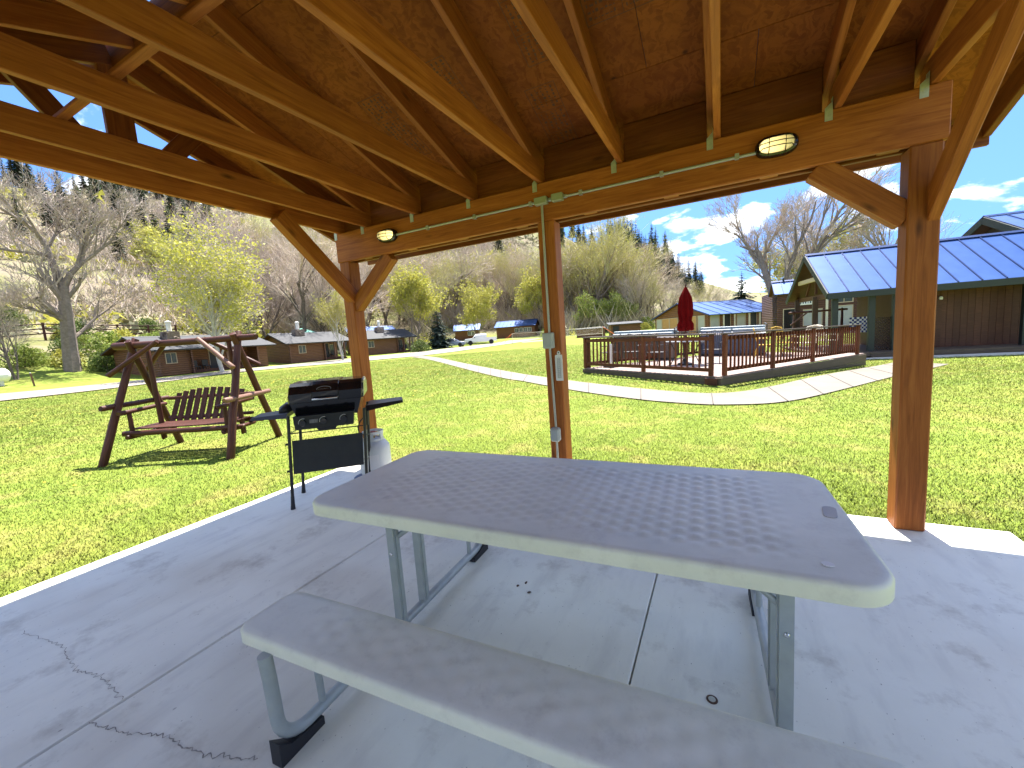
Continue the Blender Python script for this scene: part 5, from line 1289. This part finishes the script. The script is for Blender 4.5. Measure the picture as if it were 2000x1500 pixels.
# hero trees
proto(('hero',0), broadleaf(91, 15, .95, .48, 1, 4, (9,7,6,5), MT['bark'], MT['twig_grey'], bare_to=.35, thin=.012))
proto(('hero',2), broadleaf(92, 15, .95, .4, 1, 4, (9,4,4,4), MT['bark'], MT['twig_grey'], thin=.015, paths=[
  ([(.1,0,-.4),(-.2,.1,2.0),(-.55,.1,5.3),(-.8,0,7.4)], .62, .36, 3.2, 5.0), ([(-.8,0,7.3),(-1.5,.3,9.4),(-1.9,.5,10.8),(-2.7,.4,12.2),(-4.2,.2,13.4),(-5.6,0,14.4)], .30, .06, 8, 6.5),
  ([(-.78,0,7.3),(-.4,-.2,8.5),(.3,-.4,9.6),(.3,-.5,11.4),(1.2,-.4,13.8)], .28, .07, 8, 6.0), ([(.2,-.3,9.4),(1.0,-.9,10.2),(2.0,-1.3,11.4),(2.6,-1.5,13)], .16, .05, 8, 4.5),
  ([(-.3,0,2.6),(.4,.5,3.4),(1.3,.9,4.7),(2.6,1.3,6.0)], .20, .05, 3, 4.0), ([(-.5,0,4.4),(-1.6,-.8,5.0),(-3.2,-1.2,5.6)], .15, .04, 3, 4.0), ([(-1.9,.5,10.6),(-1.4,1.2,12.2),(-1.3,1.6,14.2)], .15, .05, 8, 4.5)], shear=.17))
proto(('hero',3), broadleaf(95, 15, .85, .4, 1, 4, (10,5,4,4), MT['bark'], MT['twig'], thin=.013, paths=[
  ([(-.5,0,-.3),(-1.0,.1,4.0),(-1.7,.2,6.5),(-2.3,.2,8.6)], .42, .27, 4.5, 4.5), ([(-1.6,.2,6.2),(-2.8,.0,8.2),(-3.6,-.2,10.0),(-4.3,-.3,11.8)], .2, .05, 5, 5.0), ([(-2.1,.2,7.4),(-1.2,.6,9.0),(-.5,.8,11.0)], .14, .05, 5, 4.0),
  ([(.3,0,-.3),(.1,0,3.5),(.7,.3,6.5),(1.4,.4,8.6),(2.6,.4,11.2),(3.0,.4,13.0)], .30, .06, 4, 5.5), ([(1.2,-.3,-.3),(1.7,-.3,3.5),(3.2,-.2,8.0),(5.0,.1,11.5),(6.6,.2,13.6)], .36, .06, 4, 5.5), ([(1.5,.5,-.3),(2.1,.5,4.0),(2.8,.6,8.0),(4.2,.6,13.2)], .30, .06, 4, 5.5), ([(3.0,-.2,7.4),(4.8,-.8,9.2),(6.8,-1.0,10.8)], .16, .05, 5, 5.0)]))
tree('bare_cottonwood', ('hero',2), -51.3,14.65, 15.0, 'big bare tree with forked trunk on the far left beyond the road', rot=R(74))
proto(('hero',1), broadleaf(97, 15, .9, .22, 3, 4, (8,6,5,4), MT['bark_dark'], MT['twig_grey'], bare_to=.15, thin=.011))
tree('bare_cottonwood', ('hero',1), -49.0,10.9, 8.5, 'smaller bare tree at the far left edge behind the stake')
proto(('aspen',0), broadleaf(101, 15, .85, .26, 1, 4, (17,7,6,4), MT['bark_white'], mat('twig_pale', (.48,.46,.38), (.40,.37,.28), .6, .8), MT['leaf_spring'], 9000, .12, bare_to=.16, thin=.012, up=.15))
tree('aspen', ('aspen',0), -40.4,21.2, 15.0, 'pale trunked tree with fresh yellow green leaves in front of the nearest cabin', wide=1.05)
proto(('aspen',1), broadleaf(107, 15, .7, .22, 2, 4, (9,6,5,4), MT['bark_white'], MT['twig_green'], MT['leaf_spring'], 2500, .13, bare_to=.3, thin=.012))
tree('birch', ('aspen',1), -40.6,34.9, 9.0, 'white trunked birch beside the second cabin porch, half behind the left post')
for x, y, h, k, lb_ in ((-45.0,53.2,14.5,0,'bright yellow green tree beside the spruce'),(-44.3,72.0,13.0,1,'yellow green tree behind the white pickup'),(-36.0,84.8,15.0,0,'yellow green tree left of the middle post')):
    tree('leafing_tree', ('spring',k), x, y, h, lb_, group='leafing trees on the lawn edge', wide=.9)
tree('spruce', ('spruce',0), -41.0,54.6, 7.2, 'blue green spruce beside the parked sedan', wide=1.0)
tree('spruce', ('spruce',0), 2.6,66, 7.5, 'dark spruce behind the right end of the garage roof', wide=1.2)
# trees behind the house and the lodge
for x, y, h, k, lb_ in ((10.6,66,18.0,('hero',1),'tall bare tree standing behind the multi-stemmed tree by the house'),(14.6,55.5,14.5,('hero',0),'bare tree showing between the right knee brace and post')):
    tree('bare_cottonwood', k, x, y, h, lb_, group='bare trees behind the lodge')
tree('bare_cottonwood', ('hero',3), 6.1,55.5, 15.0, 'tall bare multi-stemmed tree with a broken top behind the house', rot=R(-8))
tree('willow', ('spring',1), 13.2,70, 13.5, 'olive tinged willow behind the lodge roof', wide=1.1)
# cottonwoods along the creek
gB = 'bare cottonwoods along the creek'
n_ = 0
for k in range(170):
    b = random.uniform(98, 150); r_ = random.uniform(92, 128) if b < 125 else random.uniform(82, 125)
    x, y = polar(b, r_)
    if b < 113: key = random.choice([('bare',0),('bare',1),('bare',2),('bare',3),('tall',0),('tall',1),('tall',2)]); h = random.uniform(13,21)
    else: key = random.choice([('bare',0),('bare',1),('bare',2),('bare',3)]); h = random.uniform(13,22)
    if b >= 113 and random.random() < .38: key = random.choice([('tall',0),('tall',1),('tall',2)])
    if 111 < b < 127 and r_ < 104: continue
    tree('creek_cottonwood', key, x, y, h, 'bare pinkish grey cottonwood in the creek thicket below the hill', group=gB)
for b, r_, h, k in ((106.5,88,24,0),(105.2,90,25,1),(104.0,92,23,2),(107.8,91,22,1),(109.2,95,21,0),(102.4,92,20,2),(110.5,98,20,0)):
    x, y = polar(b, r_); tree('budding_cottonwood', ('tall',k), x, y, h, 'tall pale cottonwood budding yellow green right of the middle post', group='tall budding cottonwoods')
for b, r_, h in ((99.4,84,13),(98.2,88,12),(96.6,90,12.5),(95.2,95,11),(93.6,96,10),(92.2,98,10),(90.6,100,9)):
    x, y = polar(b, r_); tree('bare_cottonwood', random.choice([('grey',0),('grey',1),('tall',0)]), x, y, h, 'bare tree in the row behind the garage and umbrella', group='bare trees behind the garage')
for b, r_, h, lb_ in ((101.2,80,8,'fresh green sapling behind the shed left of the umbrella'),(103.4,80,7,'fresh green sapling behind the volleyball net'),(108.2,80,8.5,'fresh green sapling just right of the middle post')):
    x, y = polar(b, r_); tree('leafing_tree', ('green',0), x, y, h, lb_)
for b, r_, h in ((100.8,104,13),(100.0,112,22),(101.6,110,12)):
    x, y = polar(b, r_); tree('conifer', ('fir',1), x, y, h, 'dark conifer low among the cottonwoods right of the middle post', group='low conifers in the thicket')
# conifers on the ridge to the right and on the slopes
gR = 'conifers on the ridge behind the umbrella'
for k in range(62):
    b = random.uniform(92.0,103.5); r_ = random.uniform(215,300); x, y = polar(b, r_)
    tree('conifer', ('fir',random.randrange(3)), x, y, random.uniform(17,29)*(1.0 if b > 95 else .7), 'dark conifer on the ridge skyline behind the umbrella', group=gR)
for k in range(16):
    b = random.uniform(103,112); r_ = random.uniform(245,285); x, y = polar(b, r_)
    tree('conifer', ('fir',random.randrange(3)), x, y, random.uniform(12,19), 'dark conifer on the hilltop above the middle post', group='conifers on the hilltop')
gS = 'conifers dotted over the open slope'
for b, r_, h in ((128.5,190,17),(125.8,185,16),(121.5,200,19),(117.8,185,17),(131,200,14),(119.2,215,14)):
    x, y = polar(b, r_); tree('conifer', ('fir',random.randrange(3)), x, y, h, 'lone dark conifer on the slope between the left and middle posts', group=gS)
gL = 'conifers on the left hillside'
for b, r_, h in ((161.5,150,17),(160.5,172,15),(163.5,160,14),(158.2,150,14),(157.2,165,13),(156.2,140,14),(155.0,150,15),(153.6,140,17),(152.6,148,15),(165.5,150,13),(159.3,130,11),(151.3,160,15),(162.6,190,17),(160.2,205,16),(158.8,185,17),(156.9,200,17),(154.6,190,16),(152.9,205,16),(164.4,205,16),(151.8,185,14)):
    x, y = polar(b, r_); tree('conifer', ('fir',random.randrange(3)), x, y, h, 'dark conifer on the left hillside above the cabins', group=gL)
for k in range(52):
    b = random.uniform(147,169); r_ = random.uniform(226,262); x, y = polar(b, r_)
    tree('conifer', ('fir',random.randrange(3)), x, y, random.uniform(11,19), 'dark conifer on the crest of the left hill', group='conifers on the left crest')
for b, r_, h in ((157.0,122,12),(156.2,118,9),(155.2,116,8)):
    x, y = polar(b, r_); tree('leafing_tree', ('spring',0), x, y, h, 'bright yellow green tree on the left hillside', group='leafing trees on the left hillside')
for k in range(26):
    b = random.uniform(137,152); r_ = random.uniform(68,98); x, y = polar(b, r_)
    tree('creek_cottonwood', random.choice([('grey',0),('grey',1),('bare',1)]), x, y, random.uniform(12,20), 'bare grey tree behind the log cabins', group='bare trees behind the cabins')

# ------------------------------------------------------------------ shrubs
def leafcloud(seed, n_, sz, rx, ry, rz, m, stems=True):
    rnd = random.Random(seed); t_ = Tri(); 
    for i in range(n_):
        a = rnd.uniform(0,6.283); u = rnd.random()**.5; zz = rnd.random()
        e = math.sqrt(max(.05, 1-(zz*.95)**2)); p_ = Vector((rx*u*e*math.cos(a)*rnd.uniform(.8,1.15), ry*u*e*math.sin(a)*rnd.uniform(.8,1.15), rz*zz*rnd.uniform(.8,1.12)+.05)); t_.leaf(p_, sz*rnd.uniform(.6,1.3), rnd)
    return t_.mesh('foliage', m)
def stems_mesh(seed, h, n_=14):
    rnd = random.Random(seed); t_ = Tri()
    for k in range(n_):
        d = Vector((rnd.gauss(0,.45),rnd.gauss(0,.45),1)).normalized(); t_.limb([Vector((0,0,-.1)), d*h*.5, d*h+Vector((rnd.gauss(0,.1),rnd.gauss(0,.1),.1))], [.03,.02,.008], 3)
    return t_.mesh('stems', MT['bark_dark'])
SM = [(leafcloud(200+k, 1500, .085, 1.3, 1.3, 1.5, m_), stems_mesh(210+k, 1.4)) for k, m_ in enumerate((MT['leaf_shrub'], MT['leaf_green'], MT['leaf_spring']))]
def shrub(x, y, s_, k, label, group=None, sq=1.0):
    t = thing('shrub', label, 'shrub', M=Matrix.Translation((x,y,g1(x,y)-.05)) @ Matrix.Rotation(random.uniform(0,6.28),4,'Z') @ Matrix.Diagonal((s_,s_,s_*sq,1)), group=group)
    link('foliage', SM[k][0], t); link('stems', SM[k][1], t)
shrub(-38.4,46.6,1.15,0,'round dark green bush beside the third log cabin', sq=.95)
shrub(-36.5,86,.9,0,'low green bush at the foot of the blue roofed cabin with windows')
for k in range(34):
    b = random.uniform(153,172); r_ = random.uniform(52,66) if k < 24 else random.uniform(60,80); x, y = polar(b, r_)
    if -46 < x and 12 < y < 30: continue
    shrub(x, y, random.uniform(.8,1.7), random.choice((0,0,1,1,2)), 'green shrub along the creek bank beyond the road on the left', 'creek bank shrubs')
for k in range(14):
    b = random.uniform(98,112); r_ = random.uniform(76,90); x, y = polar(b, r_)
    shrub(x, y, random.uniform(.7,1.5), random.choice((0,1,2)), 'low shrub under the cottonwoods beyond the far lawn', 'shrubs under the cottonwoods')

# scrub on the hillside, too much to count: one mesh of leaf and twig tufts
def scrub(name, n_, b0, b1, r0, r1, m, sz, hgt, tuft, label, twiggy):
    rb = rng.uniform(b0,b1,n_); rr = r0+(r1-r0)*rng.random(n_)**.8; x = rr*np.cos(np.radians(rb)); y = rr*np.sin(np.radians(rb))
    cl = np.sin(x*.09+np.sin(y*.06)*2)+np.sin(y*.11+x*.04)+rng.normal(0,.8,n_); keep = (cl > -.3) & ~((rb > 110) & (rb < 128) & (rr < 102)); x, y = x[keep], y[keep]; z = ground(x,y); n2 = len(x)
    s_ = rng.uniform(.5,1.5,n2)*(.7+rr[keep]/220)
    T_ = tuft; i = np.repeat(np.arange(n2), T_); N2 = len(i)
    off = rng.normal(0,1,(N2,3))*np.stack([s_[i]*sz*2.2,s_[i]*sz*2.2,s_[i]*hgt*.35],-1); off[:,2] = np.abs(off[:,2])+.05
    P_ = np.stack([x[i],y[i],z[i]],-1)+off
    if twiggy:
        a = np.stack([rng.normal(0,.5,N2),rng.normal(0,.5,N2),np.ones(N2)],-1)*(s_[i]*hgt)[:,None]*.8; b = rng.normal(0,1,(N2,3))*.035
        vs = np.stack([P_-b, P_+b, P_+a],1)
    else:
        a = rng.normal(0,1,(N2,3))*(s_[i]*sz)[:,None]; b = rng.normal(0,1,(N2,3))*(s_[i]*sz)[:,None]
        vs = np.stack([P_-a, P_+b, P_+a],1)
    me = bpy.data.meshes.new(name); nv = N2*3
    me.vertices.add(nv); me.vertices.foreach_set('co', vs.reshape(-1)); me.loops.add(nv); me.loops.foreach_set('vertex_index', np.arange(nv,dtype=np.int32)); me.polygons.add(N2); me.polygons.foreach_set('loop_start', np.arange(0,nv,3,dtype=np.int32)); me.update(calc_edges=True); me.materials.append(m)
    o = stuff(link(name, me)); o['label'] = label; o['category'] = 'scrub'; return o
scrub('hillside_sage', 3600, 112, 170, 66, 250, mat('sage', (.20,.20,.10), (.30,.28,.17), .2, .9), .30, .8, 14, 'grey green sagebrush spread over the open hillside', False)
scrub('hillside_brush', 5200, 108, 168, 78, 215, mat('brush_twigs', (.43,.345,.275), (.53,.44,.35), .15, .9), .45, 2.6, 26, 'leafless pinkish oak brush covering the lower hillside', True)
scrub('hillside_new_leaf', 900, 108, 168, 74, 205, MT['leaf_spring'], .32, 2.2, 26, 'patches of fresh yellow green brush on the hillside', False)
scrub('creek_brush', 1500, 96, 150, 78, 118, mat('creek_twigs', (.40,.33,.24), (.50,.42,.30), .15, .9), .5, 3.2, 26, 'tangle of bare creekside twigs under the cottonwoods', True)

# ------------------------------------------------------------------ grass blades near the slab, dandelions
def in_poly_strip(x, y, A, B):
    A, B = np.array(A), np.array(B); poly = np.vstack([A, B[::-1]]); c = np.zeros(len(x), bool); n_ = len(poly)
    for i in range(n_):
        x0, y0 = poly[i]; x1, y1 = poly[(i+1) % n_]
        t_ = ((y0 > y) != (y1 > y)); 
        with np.errstate(divide='ignore', invalid='ignore'): xi = (x1-x0)*(y-y0)/(y1-y0+1e-12)+x0
        c ^= t_ & (x < xi)
    return c
def lawn_points(n_, rmin, rmax, b0, b1, pw):
    b = np.radians(rng.uniform(b0,b1,n_)); r_ = rmin+(rmax-rmin)*rng.random(n_)**pw; x, y = r_*np.cos(b), r_*np.sin(b)
    ok = ~((x > SX[0]-.012) & (x < SX[3]+.012) & (y > SY0) & (y < SY1+.012))
    ok &= ~in_poly_strip(x, y, pa, pb)
    dv = np.array(DI.inverted()); lx = dv[0,0]*x+dv[0,1]*y+dv[0,3]; ly = dv[1,0]*x+dv[1,1]*y+dv[1,3]
    ok &= ~((lx > -.03) & (ly > -.03) & (ly < DY+.05) & (lx < DX+.6))
    return x[ok], y[ok], r_[ok]
def blades(name, n_, rmin, rmax, b0, b1, pw, h0, w0, m, label):
    x, y, r_ = lawn_points(n_, rmin, rmax, b0, b1, pw); z = ground(x,y); N2 = len(x); k = np.clip(r_/6,1,3.0)
    hh = rng.uniform(.6,1.35,N2)*h0*k**.5; a = rng.uniform(0,6.283,N2); w_ = w0*k*rng.uniform(.7,1.3,N2); ln = rng.normal(0,.55,(N2,2))*hh[:,None]
    v0 = np.stack([x-np.cos(a)*w_, y-np.sin(a)*w_, z-.004],-1); v1 = np.stack([x+np.cos(a)*w_, y+np.sin(a)*w_, z-.004],-1); v2 = np.stack([x+ln[:,0], y+ln[:,1], z+hh],-1)
    vs = np.stack([v0,v1,v2],1); nv = N2*3; me = bpy.data.meshes.new(name)
    nrm_ = np.repeat(np.stack([rng.normal(0,.22,N2), rng.normal(0,.22,N2), np.ones(N2)],-1), 3, axis=0); nrm_ /= np.linalg.norm(nrm_,axis=1)[:,None]
    me.vertices.add(nv); me.vertices.foreach_set('co', vs.reshape(-1)); me.loops.add(nv); me.loops.foreach_set('vertex_index', np.arange(nv,dtype=np.int32)); me.polygons.add(N2); me.polygons.foreach_set('loop_start', np.arange(0,nv,3,dtype=np.int32)); me.update(calc_edges=True); me.materials.append(m)
    me.polygons.foreach_set('use_smooth', np.ones(N2,bool)); me.normals_split_custom_set_from_vertices(nrm_)
    o = stuff(link(name, me)); o['label'] = label; o['category'] = 'grass'
blades('lawn_grass', 760000, 3.3, 40, 58, 176, 1.9, .019, .0042, MT['blade'], 'short sunlit lawn grass around the slab')
x, y, r_ = lawn_points(900, 5.0, 44, 118, 172, .9)
sel = (np.sin(x*.8+y*.3)+np.sin(y*.9-x*.2)+rng.normal(0,.6,len(x))) > 1.05
dm = MB()
for xx, yy, rr_ in zip(x[sel], y[sel], r_[sel]):
    zz = g1(xx,yy)+random.uniform(.03,.07); s_ = random.uniform(.012,.019)*(1+rr_*.03); dm.add([(xx+s_*math.cos(a), yy+s_*math.sin(a), zz) for a in (0,1.05,2.09,3.14,4.19,5.24)]+[(xx,yy,zz+s_*.7)], [(i,(i+1)%6,6) for i in range(6)])
o = stuff(dm.build('dandelions', mat('dandelion', (.62,.42,.01), None, rough=.7))); o['label'] = 'yellow dandelions scattered through the left lawn'; o['category'] = 'flowers'
